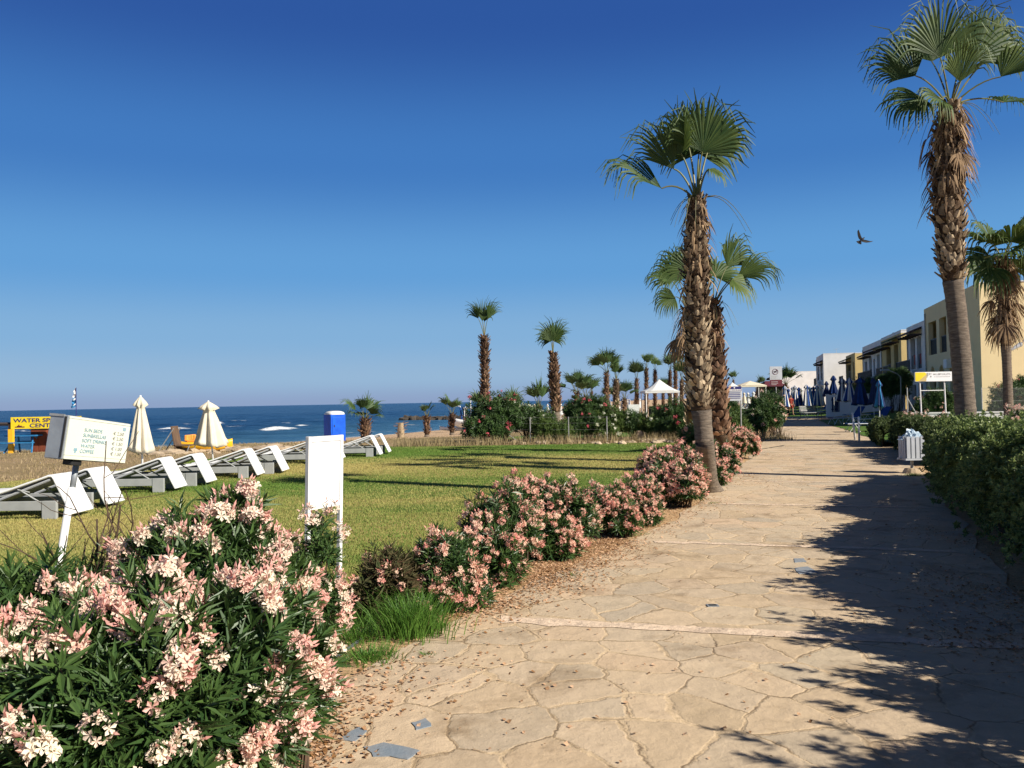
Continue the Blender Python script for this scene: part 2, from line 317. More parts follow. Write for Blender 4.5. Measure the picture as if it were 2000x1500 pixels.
def lawn_material(name, g, d, y0):
    m, N, L, B = nodes_of(name); tc = N.new("ShaderNodeTexCoord"); P = tc.outputs["Object"]
    mp = N.new("ShaderNodeMapping"); mp.inputs["Scale"].default_value = (.35, 1, 1); L.new(P, mp.inputs[0])
    n1 = noise(N, L, mp.outputs[0], .33, 5, .6); n2 = noise(N, L, P, 30, 8, .75); n3 = noise(N, L, P, 3, 6, .6)
    sy = N.new("ShaderNodeSeparateXYZ"); L.new(P, sy.inputs[0]); yy = mth(N, L, 'MULTIPLY_ADD', sy.outputs[1], 1 / 32, mth(N, L, 'MULTIPLY', mth(N, L, 'SUBTRACT', noise(N, L, P, .12, 3), .5), .22))
    band = ramp(N, L, yy, [(0, (.6, .6, .6)), (.22, (.5, .5, .5)), (.32, (.75, .75, .75)), (.44, (.45, .45, .45)), (.53, (.2, .2, .2)), (.64, (.85, .85, .85)), (.76, (.6, .6, .6)), (.84, (.02, .02, .02)), (1, (.1, .1, .1))])
    s = mth(N, L, 'ADD', mth(N, L, 'MULTIPLY', mth(N, L, 'SUBTRACT', band, .5), .34), mth(N, L, 'ADD', n1, mth(N, L, 'MULTIPLY', n3, .35)))
    col = ramp(N, L, s, [(y0, g), (y0 + .09, (.31, .30, .085)), (y0 + .2, d)])
    col = mixc(N, L, .55, col, ramp(N, L, n2, [(.32, (.25, .25, .25)), (.7, (1.4, 1.4, 1.3))]), 'MULTIPLY')
    L.new(col, B.inputs["Base Color"]); B.inputs["Roughness"].default_value = .9; B.inputs["Specular IOR Level"].default_value = .15
    L.new(bumpn(N, L, n2, .9, .03), B.inputs["Normal"]); return m
M['lawn'] = lawn_material("patchy_lawn", (.12, .20, .03), (.42, .345, .12), .58)
M['lawn2'] = lawn_material("green_lawn", (.09, .17, .03), (.16, .22, .05), .60)

# terrain colour by distance to the shore kept in a vertex attribute (sand / dry grass)
def terrain_material():
    m, N, L, B = nodes_of("ground_sand_and_dry_grass"); tc = N.new("ShaderNodeTexCoord"); P = tc.outputs["Object"]
    a = N.new("ShaderNodeAttribute"); a.attribute_name = "tint"
    n1 = noise(N, L, P, .5, 6); n2 = noise(N, L, P, 9, 8, .7); n3 = noise(N, L, P, 40, 6, .7)
    sand = ramp(N, L, n1, [(.3, (.50, .33, .20)), (.6, (.62, .44, .28)), (.8, (.48, .33, .2))])
    sand = mixc(N, L, .5, sand, ramp(N, L, n2, [(.3, (.34, .23, .14)), (.7, (.66, .48, .31))]))
    gr = ramp(N, L, n2, [(.35, (.17, .15, .06)), (.5, (.30, .22, .11)), (.68, (.52, .38, .23))])
    f = mth(N, L, 'SUBTRACT', mth(N, L, 'ADD', a.outputs["Fac"], mth(N, L, 'MULTIPLY', n1, .8)), .55, clamp=True)
    f = mth(N, L, 'MULTIPLY', f, 2.2, clamp=True)
    L.new(mixc(N, L, f, sand, gr), B.inputs["Base Color"]); B.inputs["Roughness"].default_value = .95; B.inputs["Specular IOR Level"].default_value = .1
    L.new(bumpn(N, L, n3, .5, .02, bumpn(N, L, n2, .8, .12)), B.inputs["Normal"]); return m
M['terrain'] = terrain_material()
def sea_material():
    m, N, L, B = nodes_of("sea_water"); tc = N.new("ShaderNodeTexCoord"); P = tc.outputs["Object"]
    a = N.new("ShaderNodeAttribute"); a.attribute_name = "tint"     # foam
    d = N.new("ShaderNodeAttribute"); d.attribute_name = "shoal"
    mp = N.new("ShaderNodeMapping"); mp.inputs["Scale"].default_value = (.35, 1, 1); mp.inputs["Rotation"].default_value = (0, 0, R_(-8)); L.new(P, mp.inputs[0])
    n1 = noise(N, L, mp.outputs[0], .35, 8, .65); n2 = noise(N, L, mp.outputs[0], 1.6, 6, .6); n3 = noise(N, L, mp.outputs[0], .035, 4)
    deep = ramp(N, L, n3, [(.3, (.006, .030, .085)), (.7, (.009, .045, .12))])
    col = mixc(N, L, d.outputs["Fac"], deep, (.055, .15, .22))
    col = mixc(N, L, ramp(N, L, n1, [(.35, (0, 0, 0)), (.75, (.8, .8, .8))]), col, (.02, .085, .19))
    fo = mth(N, L, 'ADD', a.outputs["Fac"], mth(N, L, 'MULTIPLY', mth(N, L, 'SUBTRACT', n2, .5), 1.2)); 
    fm = N.new("ShaderNodeMapRange"); L.new(fo, fm.inputs[0]); fm.inputs[1].default_value = .42; fm.inputs[2].default_value = .75
    col = mixc(N, L, fm.outputs[0], col, (.78, .82, .84))
    L.new(col, B.inputs["Base Color"]); B.inputs["IOR"].default_value = 1.33; B.inputs["Specular IOR Level"].default_value = .22
    L.new(mth(N, L, 'MULTIPLY_ADD', fm.outputs[0], .5, .28), B.inputs["Roughness"])
    L.new(bumpn(N, L, n2, .6, .25, bumpn(N, L, n1, 1.0, 1.6)), B.inputs["Normal"]); return m
M['sea'] = sea_material()
def roof_text(body, size, m, parent, M4, name="lettering", ext=.002, align='LEFT', bold=0, sx=1):
    cu = bpy.data.curves.new(name, 'FONT'); cu.body = body; cu.size = size; cu.extrude = ext; cu.align_x = align; cu.offset = bold
    o = bpy.data.objects.new(name, cu); sc.collection.objects.link(o); bpy.context.view_layer.update()
    me = bpy.data.meshes.new_from_object(o.evaluated_get(bpy.context.evaluated_depsgraph_get())); bpy.data.objects.remove(o)
    me.name = name; me.transform(Matrix.Scale(sx, 4, (1, 0, 0))); me.transform(M4); me.materials.clear(); me.materials.append(m)
    r = bpy.data.objects.new(name, me); sc.collection.objects.link(r); r.parent = parent; return r

# ------------------------------------------------------------ ground, sea, path, lawns
def axis(segs):
    o = [segs[0][0]]
    for a, b, st in segs: n = max(1, int(round((b - a) / st))); o += list(a + (b - a) * (np.arange(1, n + 1) / n))
    return np.array(o)
def gridmesh(xs, ys, zf, name, m, tintf=None):
    X, Y = np.meshgrid(xs, ys); Z = zf(X, Y); g = G(); nx = len(xs); ny = len(ys)
    i = np.arange(ny - 1)[:, None] * nx; j = np.arange(nx - 1)[None, :]
    f = np.stack([i + j, i + j + 1, i + nx + j + 1, i + nx + j], -1).reshape(-1, 4)
    g.add(np.stack([X, Y, Z], -1).reshape(-1, 3), f, tintf(X, Y).ravel() if tintf else .5)
    return g.build(name, m, smooth=True)
rg = np.random.default_rng(7)
def lump(X, Y):
    d = shore_d(X, Y); s = sstep((d - 3) / 10) * (1 - sstep((d - 26) / 10))
    h = np.sin(X * .9 + 1.3 * np.sin(Y * .5)) * np.cos(Y * 1.1 + .7 * X) + .6 * np.sin(X * 2.3 + Y * 1.7)
    return .045 * s * h
def tint_t(X, Y):
    d = shore_d(X, Y); return np.where(X < 3, .8 * sstep((d - 20) / 8) * (1 - .35 * sstep((d - 33) / 6)), .15) * (Y < 60)
ter = gridmesh(axis([(-900, -120, 40), (-120, -50, 5), (-50, 12, .5), (12, 60, 1.5), (60, 900, 40)]), axis([(-60, 0, 6), (0, 110, .6), (110, 300, 5), (300, 3200, 100)]),
               lambda X, Y: zg(X, Y) + lump(X, Y), "ground", M['terrain'], tint_t); tag(ter, kind='structure')
# sea
def sea_z(X, Y):
    f = np.clip(1 - (Y - 150) / 300, 0, 1); d = -shore_d(X, Y); ds = np.clip(d / 10, 0, 1)
    z = np.zeros_like(X)
    for k, (a, L_, th, p) in enumerate([(.14, 19, 98, 0), (.09, 11, 80, 1), (.06, 6.3, 105, 2), (.035, 3.7, 70, 4), (.03, 2.6, 120, 3)]):
        kx = math.cos(R_(th)) * 2 * math.pi / L_; ky = math.sin(R_(th)) * 2 * math.pi / L_
        ph = kx * X + ky * Y + p + 1.2 * np.sin(X * .05 + k) ; z += a * (np.sin(ph) + .25 * np.sin(2 * ph + .6)) * (f if L_ < 10 else np.clip(f + .3, 0, 1))
    return z * ds + SEA
BRK = [(300, 345, 836, 122, .4, 1.0), (560, 640, 836, 118, .4, 1.0), (660, 700, 842, 104, .25, .8), (150, 230, 838, 118, .35, 1.0), (0, 60, 846, 100, .3, .9), (420, 455, 846, 97, .25, .7), (620, 640, 824, 160, .3, 1),(270, 398, 838, 116, .55, 1.5), (382, 462, 827, 147, .45, 1.6), (378, 404, 850, 92, .30, .9), (498, 606, 840, 110, .55, 1.4), (255, 300, 846, 101, .2, .7), (505, 600, 852, 86, .12, .6),
       (690, 735, 822, 140, .25, .8), (740, 770, 827, 120, .2, .6), (480, 500, 851, 90, .14, .6), (300, 470, 862, 76, .06, .5), (600, 760, 846, 92, .05, .45), (840, 905, 806, 170, .15, .7), (520, 530, 826, 140, .1, .8)]
def breaker(X, Y):
    h = np.zeros_like(X); fo = np.zeros_like(X)
    for (a, b, y_, Yc, hh, s) in BRK:
        xa = (a - 1000) / F * Yc; xb = (b - 1000) / F * Yc; c = Yc + 1.6 * np.sin(X * .13 + Yc) + (X - xa) * .05
        e = sstep((X - xa) / 2.5) * sstep((xb - X) / 2.5); e = e * (.75 + .25 * np.sin(X * 1.1 + Yc))
        g_ = np.exp(-((Y - c) / s) ** 2); e = e * (.35 + .65 * np.clip(.5 + .6 * np.sin(X * .47 + Yc) + .4 * np.sin(X * 1.13 + 2 * Yc), 0, 1)); h += hh * g_ * e; fo = np.maximum(fo, e * np.exp(-((Y - c + s * .6) / (s * 1.5)) ** 2) * (1.5 if hh > .12 else .8))
    return h, fo
sx_ = axis([(-2500, -260, 60), (-260, -110, 4), (-110, 10, .55), (10, 60, 5), (60, 700, 60)]); sy_ = axis([(15, 50, 5), (50, 160, .5), (160, 320, 2), (320, 800, 12), (800, 2500, 100), (2500, 9000, 800)])
def sea_full(X, Y): return sea_z(X, Y) + breaker(X, Y)[0]
def foamt(X, Y):
    f = breaker(X, Y)[1]; d = -shore_d(X, Y) + .5 * np.sin(X * .8) + .4 * np.sin(Y * .9)
    sh = np.exp(-((d - .6) / .8) ** 2) * .55; wc = (np.sin(X * .21 + Y * .9) * np.sin(X * .07 - Y * .31 + 1) > .93) * .5 * (Y < 190)
    return np.maximum(np.maximum(f, sh), wc)
sea = gridmesh(sx_, sy_, sea_full, "sea", M['sea'], foamt); tag(sea, kind='structure')
XX, YY = np.meshgrid(sx_, sy_); at_ = sea.data.attributes.new("shoal", 'FLOAT', 'POINT')
at_.data.foreach_set("value", np.clip(1 - (-shore_d(XX, YY)) / 42, 0, 1).ravel().astype(np.float32) ** 1.3)

def ribbon(name, Lp, Rp, m, off, n=160, nv=24, tnt=.5):
    def res(P):
        P = np.array([p[:2] for p in P], float); s = np.concatenate([[0], np.cumsum(np.hypot(*np.diff(P, axis=0).T))]); s /= s[-1]
        t = np.linspace(0, 1, n); return np.stack([np.interp(t, s, P[:, 0]), np.interp(t, s, P[:, 1])], -1)
    A = res(Lp); B = res(Rp); v = np.linspace(0, 1, nv)[None, :, None]; Q = A[:, None] * (1 - v) + B[:, None] * v
    Z = zg(Q[..., 0], Q[..., 1]) + off; V = np.concatenate([Q, Z[..., None]], -1).reshape(-1, 3)
    i = np.arange(n - 1)[:, None] * nv; j = np.arange(nv - 1)[None, :]
    g = G(); g.add(V, np.stack([i + j, i + j + 1, i + nv + j + 1, i + nv + j], -1).reshape(-1, 4), tnt)
    return tag(g.build(name, m, smooth=True), kind='structure')
def gp(L): return [gnd(*p) for p in L]
def wob(P, a=.06, st=.25, seed=0):
    r = np.random.default_rng(seed); P = np.array([p[:2] for p in P]); o = []
    for p, q in zip(P[:-1], P[1:]):
        n = max(1, int(np.hypot(*(q - p)) / st)); o += [p + (q - p) * k / n + r.normal(size=2) * a for k in range(n)]
    return o + [P[-1]]
PL = [(-2.6, -3), (-1.9, 1.0), (-1.45, 2.9)] + gp([(640, 1350), (770, 1270), (900, 1215), (1040, 1140), (1200, 1075), (1330, 1008), (1435, 930), (1475, 880), (1512, 845), (1528, 826), (1532, 812), (1528, 804), (1500, 796)])
PR = [(2.6, -3), (3.2, 1.0), (3.6, 2.9)] + gp([(2060, 1250), (1990, 1175), (1900, 1050), (1812, 940), (1775, 893), (1732, 868), (1690, 850), (1640, 830), (1600, 818), (1588, 806), (1560, 798), (1512, 790)])
ribbon("soil_border", [(-14, -6), (-14, 3), (-9, 8)] + gp([(1360, 872), (1440, 830), (1480, 800)]), PR[:1] + [(30, -6), (30, 10), (24, 24), (26, 40), (30, 60)], M['soil'], .004, 100, 60)
ribbon("path", wob(PL, .05, .3, 1), wob(PR, .05, .3, 2), M['path'], .012, 400, 40)
# pale expansion strips across the path
pc = lambda P, Y: float(np.interp(Y, [p[1] for p in P], [p[0] for p in P]))
for k, Y in enumerate([2.9, 6.05, 9.35, 12.7, 16.1, 19.5, 22.9, 26.3, 29.8, 33.2, 37, 41]):
    if k == 0: continue
    xl = pc(PL, Y + .4) + .25; xr = pc(PR, Y - .6) - .3; n = 30; t = np.linspace(0, 1, n); r = np.random.default_rng(k)
    cx = xl + (xr - xl) * t; cy = Y + .28 - .9 * t + r.normal(size=n) * .012; hw = (.085 if k == 1 else .06) + r.normal(size=n) * .014
    V = np.concatenate([np.stack([cx, cy - hw, np.full(n, .016)], -1), np.stack([cx, cy + hw, np.full(n, .016)], -1)])
    g = G(); i = np.arange(n - 1); g.add(V, np.stack([i, i + 1, n + i + 1, n + i], -1)); tag(g.build("path_joint_strip", M['band']), kind='structure')
# main lawn
LL = [(-11.6, 4), (-13, 10), (-12.5, 17)] + gp([(60, 938), (220, 920), (380, 900), (560, 883), (690, 873)])
LR = gp([(300, 1450), (560, 1260), (700, 1175), (800, 1120), (930, 1060), (1060, 1010), (1180, 970), (1260, 925), (1320, 885), (1345, 869)])
ribbon("lawn", wob([LL[0]] + LL, .12, .5, 3), wob(LR, .05, .4, 4), M['lawn'], .009, 200, 80)
ribbon("lawn", wob(gp([(1600, 822), (1640, 837), (1690, 852), (1735, 868)]) , .08, .5, 5), [(26, 62), (29, 56), (24, 40), (19, 31), (15, 27)], M['lawn2'], .03, 80, 40)
ribbon("lawn", [(17, 68), (27, 100), (33, 130)], [(28, 66), (36, 98), (42, 128)], M['lawn2'], .03, 60, 30)
ribbon("lawn", [(-1, 36), (8, 60), (12, 80)], [(9.5, 36), (17, 60), (22, 80)], M['lawn2'], .03, 60, 30)

# ------------------------------------------------------------ plants
def frames(d, up, sc_=1.0):
    y = nrm(d); x = nrm(np.cross(y, up)); z = np.cross(x, y); Mx = np.stack([x, y, z], -1)
    return Mx * (np.asarray(sc_).reshape(-1, 1, 1) if np.ndim(sc_) else sc_)
def lance(L, W): # folded lance leaf
    return np.array([(0, 0, 0), (-W / 2, L * .4, .12 * W), (0, L * .42, -.25 * W), (W / 2, L * .4, .12 * W), (0, L, -.1 * L)]), np.array([(0, 2, 1), (0, 3, 2), (1, 2, 4), (2, 3, 4)])
def floret(Rr):
    v = [(0, 0, 0)]; f = []
    for k in range(5):
        a = k * 2 * math.pi / 5; c, s = math.cos(a), math.sin(a); i = len(v)
        for (x, y, z) in ((-.27, .66, .26), (0.02, 1.0, .20), (.31, .64, .34)): v.append(((x * c - y * s) * Rr, z * Rr, (x * s + y * c) * Rr))
        f.append((0, i, i + 1, i + 2))
    return np.array(v), np.array(f)
def lobes_sample(lobes, n, r, up_bias=-.45, jit=.18, over=.88):
    C = np.array([l[:3] for l in lobes]); Rr = np.array([l[3:6] for l in lobes]); wt = (Rr[:, 0] * Rr[:, 2]) ** .9; wt /= wt.sum(); P = []; D = []
    while sum(len(p) for p in P) < n:
        k = r.choice(len(lobes), n, p=wt); d = nrm(r.normal(size=(n, 3))); ok = d[:, 2] > up_bias; k = k[ok]; d = d[ok]
        rad = 1 + .16 * np.sin(d[:, 0] * 6 + k) * np.cos(d[:, 1] * 5 + 2 * k) - jit * r.random(len(k)) ** 1.5
        p = C[k] + Rr[k] * d * rad[:, None]; ins = np.zeros(len(k), bool)
        for q in range(len(lobes)):
            e = (((p - C[q]) / Rr[q]) ** 2).sum(1) < over ** 2; ins |= e & (k != q)
        ins |= p[:, 2] < .03
        P.append(p[~ins]); D.append(d[~ins])
    return np.concatenate(P)[:n], np.concatenate(D)[:n]
def bush(label, lobes, n=500, leaf=(.12, .022), wh=6, sp=.022, ff=.3, cl=16, cr=.05, fr=.02, seed=0, lm='ole_leaf', pm='petal', name="oleander_bush", cat="bush", group=None, inner=.6, jit=.22, tall=.10, fbias=None):
    r = np.random.default_rng(seed); b = np.array([np.mean([l[0] for l in lobes]), np.mean([l[1] for l in lobes]), 0]); b[2] = float(zg(b[0], b[1]))
    root = thing(name, b, label, cat, group)
    P, D = lobes_sample(lobes, n, r, jit=jit); P[:, 2] += tall * (r.random(len(P)) ** 5) * (D[:, 2] > .2) * 1.2; sd = nrm(D * .9 + np.array([0, 0, .55]) + r.normal(size=D.shape) * .28)
    g = G(); tv, tf = lance(*leaf)
    def whorls(P, sd, wh, t0):
        K = len(P); k = np.arange(wh); a0 = r.random(K) * 6.28
        up = np.where(np.abs(sd[:, 2:]) > .9, np.array([[1., 0, 0]]), np.array([[0, 0, 1.]])); e1 = nrm(np.cross(sd, up)); e2 = np.cross(sd, e1)
        pos = P[:, None, None] - sd[:, None, None] * (k * sp)[None, :, None, None] + np.zeros((1, 1, 3, 1))
        an = a0[:, None, None] + k[None, :, None] * 1.05 + np.arange(3)[None, None, :] * 2.094 + r.normal(size=(K, wh, 3)) * .25
        op = np.radians(28 + 50 * np.minimum(1, (k + .5) / wh))[None, :, None] + r.normal(size=(K, wh, 3)) * .15
        rad = np.cos(an)[..., None] * e1[:, None, None] + np.sin(an)[..., None] * e2[:, None, None]
        d = np.cos(op)[..., None] * sd[:, None, None] + np.sin(op)[..., None] * rad
        s = (.55 + .45 * np.minimum(1, (k + 1) / 3))[None, :, None] * (.8 + .4 * r.random((K, wh, 3)))
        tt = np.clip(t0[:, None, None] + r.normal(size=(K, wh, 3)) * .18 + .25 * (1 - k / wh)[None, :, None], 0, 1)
        Mx = frames(d.reshape(-1, 3), np.repeat(sd, wh * 3, 0) * 1.0 + 1e-3, s.reshape(-1)); g.inst(tv, tf, Mx, pos.reshape(-1, 3), tt.reshape(-1))
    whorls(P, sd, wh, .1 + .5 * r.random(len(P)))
    if inner:
        n2 = int(n * inner); P2, D2 = lobes_sample([(l[0], l[1], l[2], l[3] * .78, l[4] * .78, l[5] * .78) for l in lobes], n2, r, jit=.5)
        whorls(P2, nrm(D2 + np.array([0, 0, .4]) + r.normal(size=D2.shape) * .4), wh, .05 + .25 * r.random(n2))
    g.build("foliage", M[lm], root)
    st = G(); ks = r.choice(len(P), min(len(P), max(8, n // 9)), replace=False)
    for k in ks:
        l = min(lobes, key=lambda l: (l[0] - P[k][0]) ** 2 + (l[1] - P[k][1]) ** 2); o = np.array([l[0] + r.normal() * .06, l[1] + r.normal() * .06, float(zg(l[0], l[1])) - .02])
        mid = (o + P[k]) / 2 + np.array([*(r.normal(size=2) * .05), .12 * l[5]]); st.tube([o, mid, P[k] - sd[k] * .03], [.010, .006, .003], 4, cap=False)
    st.build("stems", M['twig'], root)
    if ff > 0:
        pr = r.random(len(P))
        if fbias is not None: pr = pr / (fbias(P) + 1e-6)
        m = pr < ff; Pf = P[m]; Df = sd[m]; K = len(Pf)
        if K:
            fv, ffc = floret(fr); nn = (cl * (.5 + r.random(K))).astype(int); idx = np.repeat(np.arange(K), nn); T = len(idx)
            o = nrm(r.normal(size=(T, 3))); dd = (o * Df[idx]).sum(1); o = np.where((dd < -.2)[:, None], o - 2 * dd[:, None] * Df[idx], o)
            szk = (.7 + .6 * r.random(K))[idx]; pos = Pf[idx] + Df[idx] * cr * .9 + o * (cr * szk * (.75 + .35 * r.random(T)))[:, None]
            fd = nrm(o + r.normal(size=o.shape) * .35); up = nrm(r.normal(size=(T, 3)))
            tnt = np.clip((.05 + .62 * r.random(K) ** 1.5)[idx] + r.normal(size=T) * .26, 0, 1)
            fl = G(); fl.inst(fv, ffc, frames(fd, up, (.75 + .5 * r.random(T))), pos, tnt)
            # buds and calyx tubes
            nb = T // 3; j = r.choice(T, nb); bv = np.array([(0, 0, 0), (.2, .5, 0), (-.1, .5, .17), (-.1, .5, -.17), (0, 1.1, 0)]) * fr * 1.1; bf = np.array([(0, 1, 2), (0, 2, 3), (0, 3, 1), (4, 2, 1), (4, 3, 2), (4, 1, 3)])
            fl.inst(bv, bf, frames(nrm(fd[j] + Df[idx[j]]), up[j], 1 + .6 * r.random(nb)), pos[j] + Df[idx[j]] * fr * .6, np.clip(.7 + .4 * r.random(nb), 0, 1))
            fl.build("flowers", M[pm], root)
    return root
def lb(px, py, Y, rx, ry, rz):   # lobe centred where it stands in the place
    p = at(px, py, Y); return (p[0], p[1], p[2], rx, ry, rz)
# foreground oleanders
bush("big pale pink flowering oleander filling the near left corner, in front of the menu board",
     [lb(430, 1200, 3.9, .40, .40, .40), lb(455, 1085, 4.1, .16, .2, .26), lb(440, 1340, 3.3, .38, .42, .38), lb(330, 1400, 3.0, .42, .40, .40), lb(170, 1470, 2.8, .40, .36, .38), lb(345, 1170, 3.9, .22, .25, .32), lb(520, 1180, 3.9, .14, .2, .2), lb(555, 1290, 3.5, .11, .2, .16)],
     n=1750, leaf=(.115, .020), ff=.165, cl=22, cr=.043, fr=.0225, seed=11, inner=.8, wh=6, fbias=lambda P: np.where(P[:, 2] > 1.02, .9, 1.0) * np.where(P[:, 1] < 3.4, 1.25, 1))
bush("pink oleander cut by the left edge of the picture, with more leaf than blossom",
     [lb(60, 1350, 3.5, .46, .4, .42), lb(20, 1270, 3.7, .28, .3, .32), lb(150, 1350, 3.4, .30, .3, .32), lb(-200, 1360, 3.6, .5, .5, .5), lb(235, 1310, 3.8, .25, .25, .27)],
     n=1100, leaf=(.12, .021), ff=.13, cl=22, cr=.043, fr=.022, seed=12, inner=.8, fbias=lambda P: np.where(P[:, 2] > .9, .45, 1.0))
bush("loose oleander spray with sparse pale blossom at the foot of the menu board",
     [lb(625, 1080, 4.7, .10, .14, .15), lb(630, 1190, 4.7, .10, .16, .2), lb(600, 1140, 4.7, .10, .1, .14)], n=110, leaf=(.085, .015), ff=.40, cl=14, cr=.045, fr=.018, seed=13, inner=.2, wh=4)
# half bare shrub round the leaning sign pole
tw = bush("half bare oleander shrub with dead grey twigs around the leaning pole", [lb(175, 1130, 5.2, .22, .2, .13), lb(120, 1190, 5.1, .22, .2, .13), lb(230, 1200, 5.1, .16, .2, .10)],
          n=120, leaf=(.085, .014), ff=.03, cl=8, cr=.03, tall=.2, seed=14, inner=.5, wh=4)
def branch(g, p, d, L, r0, r, dep):
    n = 5; pts = [p]; 
    for k in range(n): d = nrm(d + r.normal(size=3) * .16 + np.array([0, 0, .05])); pts.append(pts[-1] + d * L / n)
    g.tube(pts, np.linspace(r0, r0 * .55, n + 1), 5, cap=False)
    if dep > 0:
        for k in range(3 if dep > 1 else 2): branch(g, pts[2 + k if 2 + k <= n else n], nrm(d + r.normal(size=3) * .55), L * .62, r0 * .55, r, dep - 1)
g = G(); r = np.random.default_rng(5); b0 = at(150, 1270, 5.1); b0[2] = 0
for tx, ty in ((285, 985), (200, 1050), (215, 1035), (150, 1060), (250, 1010), (70, 1080), (120, 1100)):
    e = at(tx, ty, 5.2); st = b0 + np.array([r.normal() * .03, r.normal() * .05, .1]); branch(g, st, nrm(e - st), np.linalg.norm(e - st) * .97, .010, r, 2)
g.build("bare_branches", M['twig'], tw)

# row of oleanders along the path
ROW = [("small dusty dark shrub with few flowers, first of the row beyond the grass tuft", [(760, 1130, 6.6, .22, .3, .22), (720, 1160, 6.5, .16, .2, .16)], 170, .14, 21, 'ole_dry'),
       ("low pink oleander with leafy side, beside the tall grass tuft", [(870, 1110, 6.9, .25, .3, .28), (850, 1170, 6.7, .14, .2, .12), (905, 1165, 6.8, .22, .25, .2)], 360, .40, 22, 'ole_leaf'),
       ("tall leafy pink oleander, largest of the middle of the row", [(980, 1030, 8.0, .36, .35, .34), (960, 1100, 7.6, .32, .3, .32), (1010, 980, 8.3, .22, .3, .20)], 640, .46, 23, 'ole_leaf'),
       ("dense pale pink oleander right behind the tall leafy one", [(1100, 1010, 9.2, .38, .35, .34), (1080, 1060, 8.8, .3, .3, .25), (1050, 985, 9.4, .25, .3, .25)], 520, .62, 24, 'ole_leaf'),
       ("small pale pink oleander with a dark gap at its foot", [(1185, 990, 10.2, .30, .3, .25), (1215, 1015, 10.1, .22, .3, .2)], 330, .55, 25, 'ole_leaf'),
       ("small round pink oleander just before the big bush at the palm", [(1250, 975, 11.4, .28, .3, .26), (1262, 1010, 11.0, .18, .25, .15)], 330, .6, 26, 'ole_leaf'),
       ("broad bright pink oleander at the left foot of the near middle palm", [(1310, 930, 13.2, .52, .45, .42), (1275, 955, 12.8, .3, .35, .3), (1340, 950, 12.6, .25, .3, .28)], 620, .78, 27, 'ole_leaf'),
       ("pink oleander peeping out right of the near middle palm", [(1405, 905, 17.0, .36, .4, .4), (1395, 930, 15.8, .25, .3, .25)], 320, .6, 28, 'ole_leaf'),
       ("rounded pink oleander mound at the path edge beyond the second palm", [(1437, 868, 22.5, .55, .5, .45)], 380, .8, 29, 'ole_leaf'),
       ("dark leafy oleander hiding behind the palm trunk", [(1350, 870, 19.0, .3, .4, .55), (1365, 900, 17, .3, .3, .35)], 300, .12, 30, 'ole_leaf')]
for lab, lo, n, ff, sd_, lm in ROW:
    far = lo[0][2] > 12
    bush(lab, [(q[0], q[1], q[2] * .93, q[3], q[4], q[5] * .92) for q in [lb(*l) for l in lo]], n=n, leaf=(.11, .020) if not far else (.13, .028), ff=ff * .85, cl=15 if not far else 12, cr=.036 if not far else .05, fr=.0185 if not far else .025, jit=.42, tall=.12, seed=sd_, lm=lm, pm='petal_pink', group="oleanders along the left edge of the path", inner=.7, wh=5)

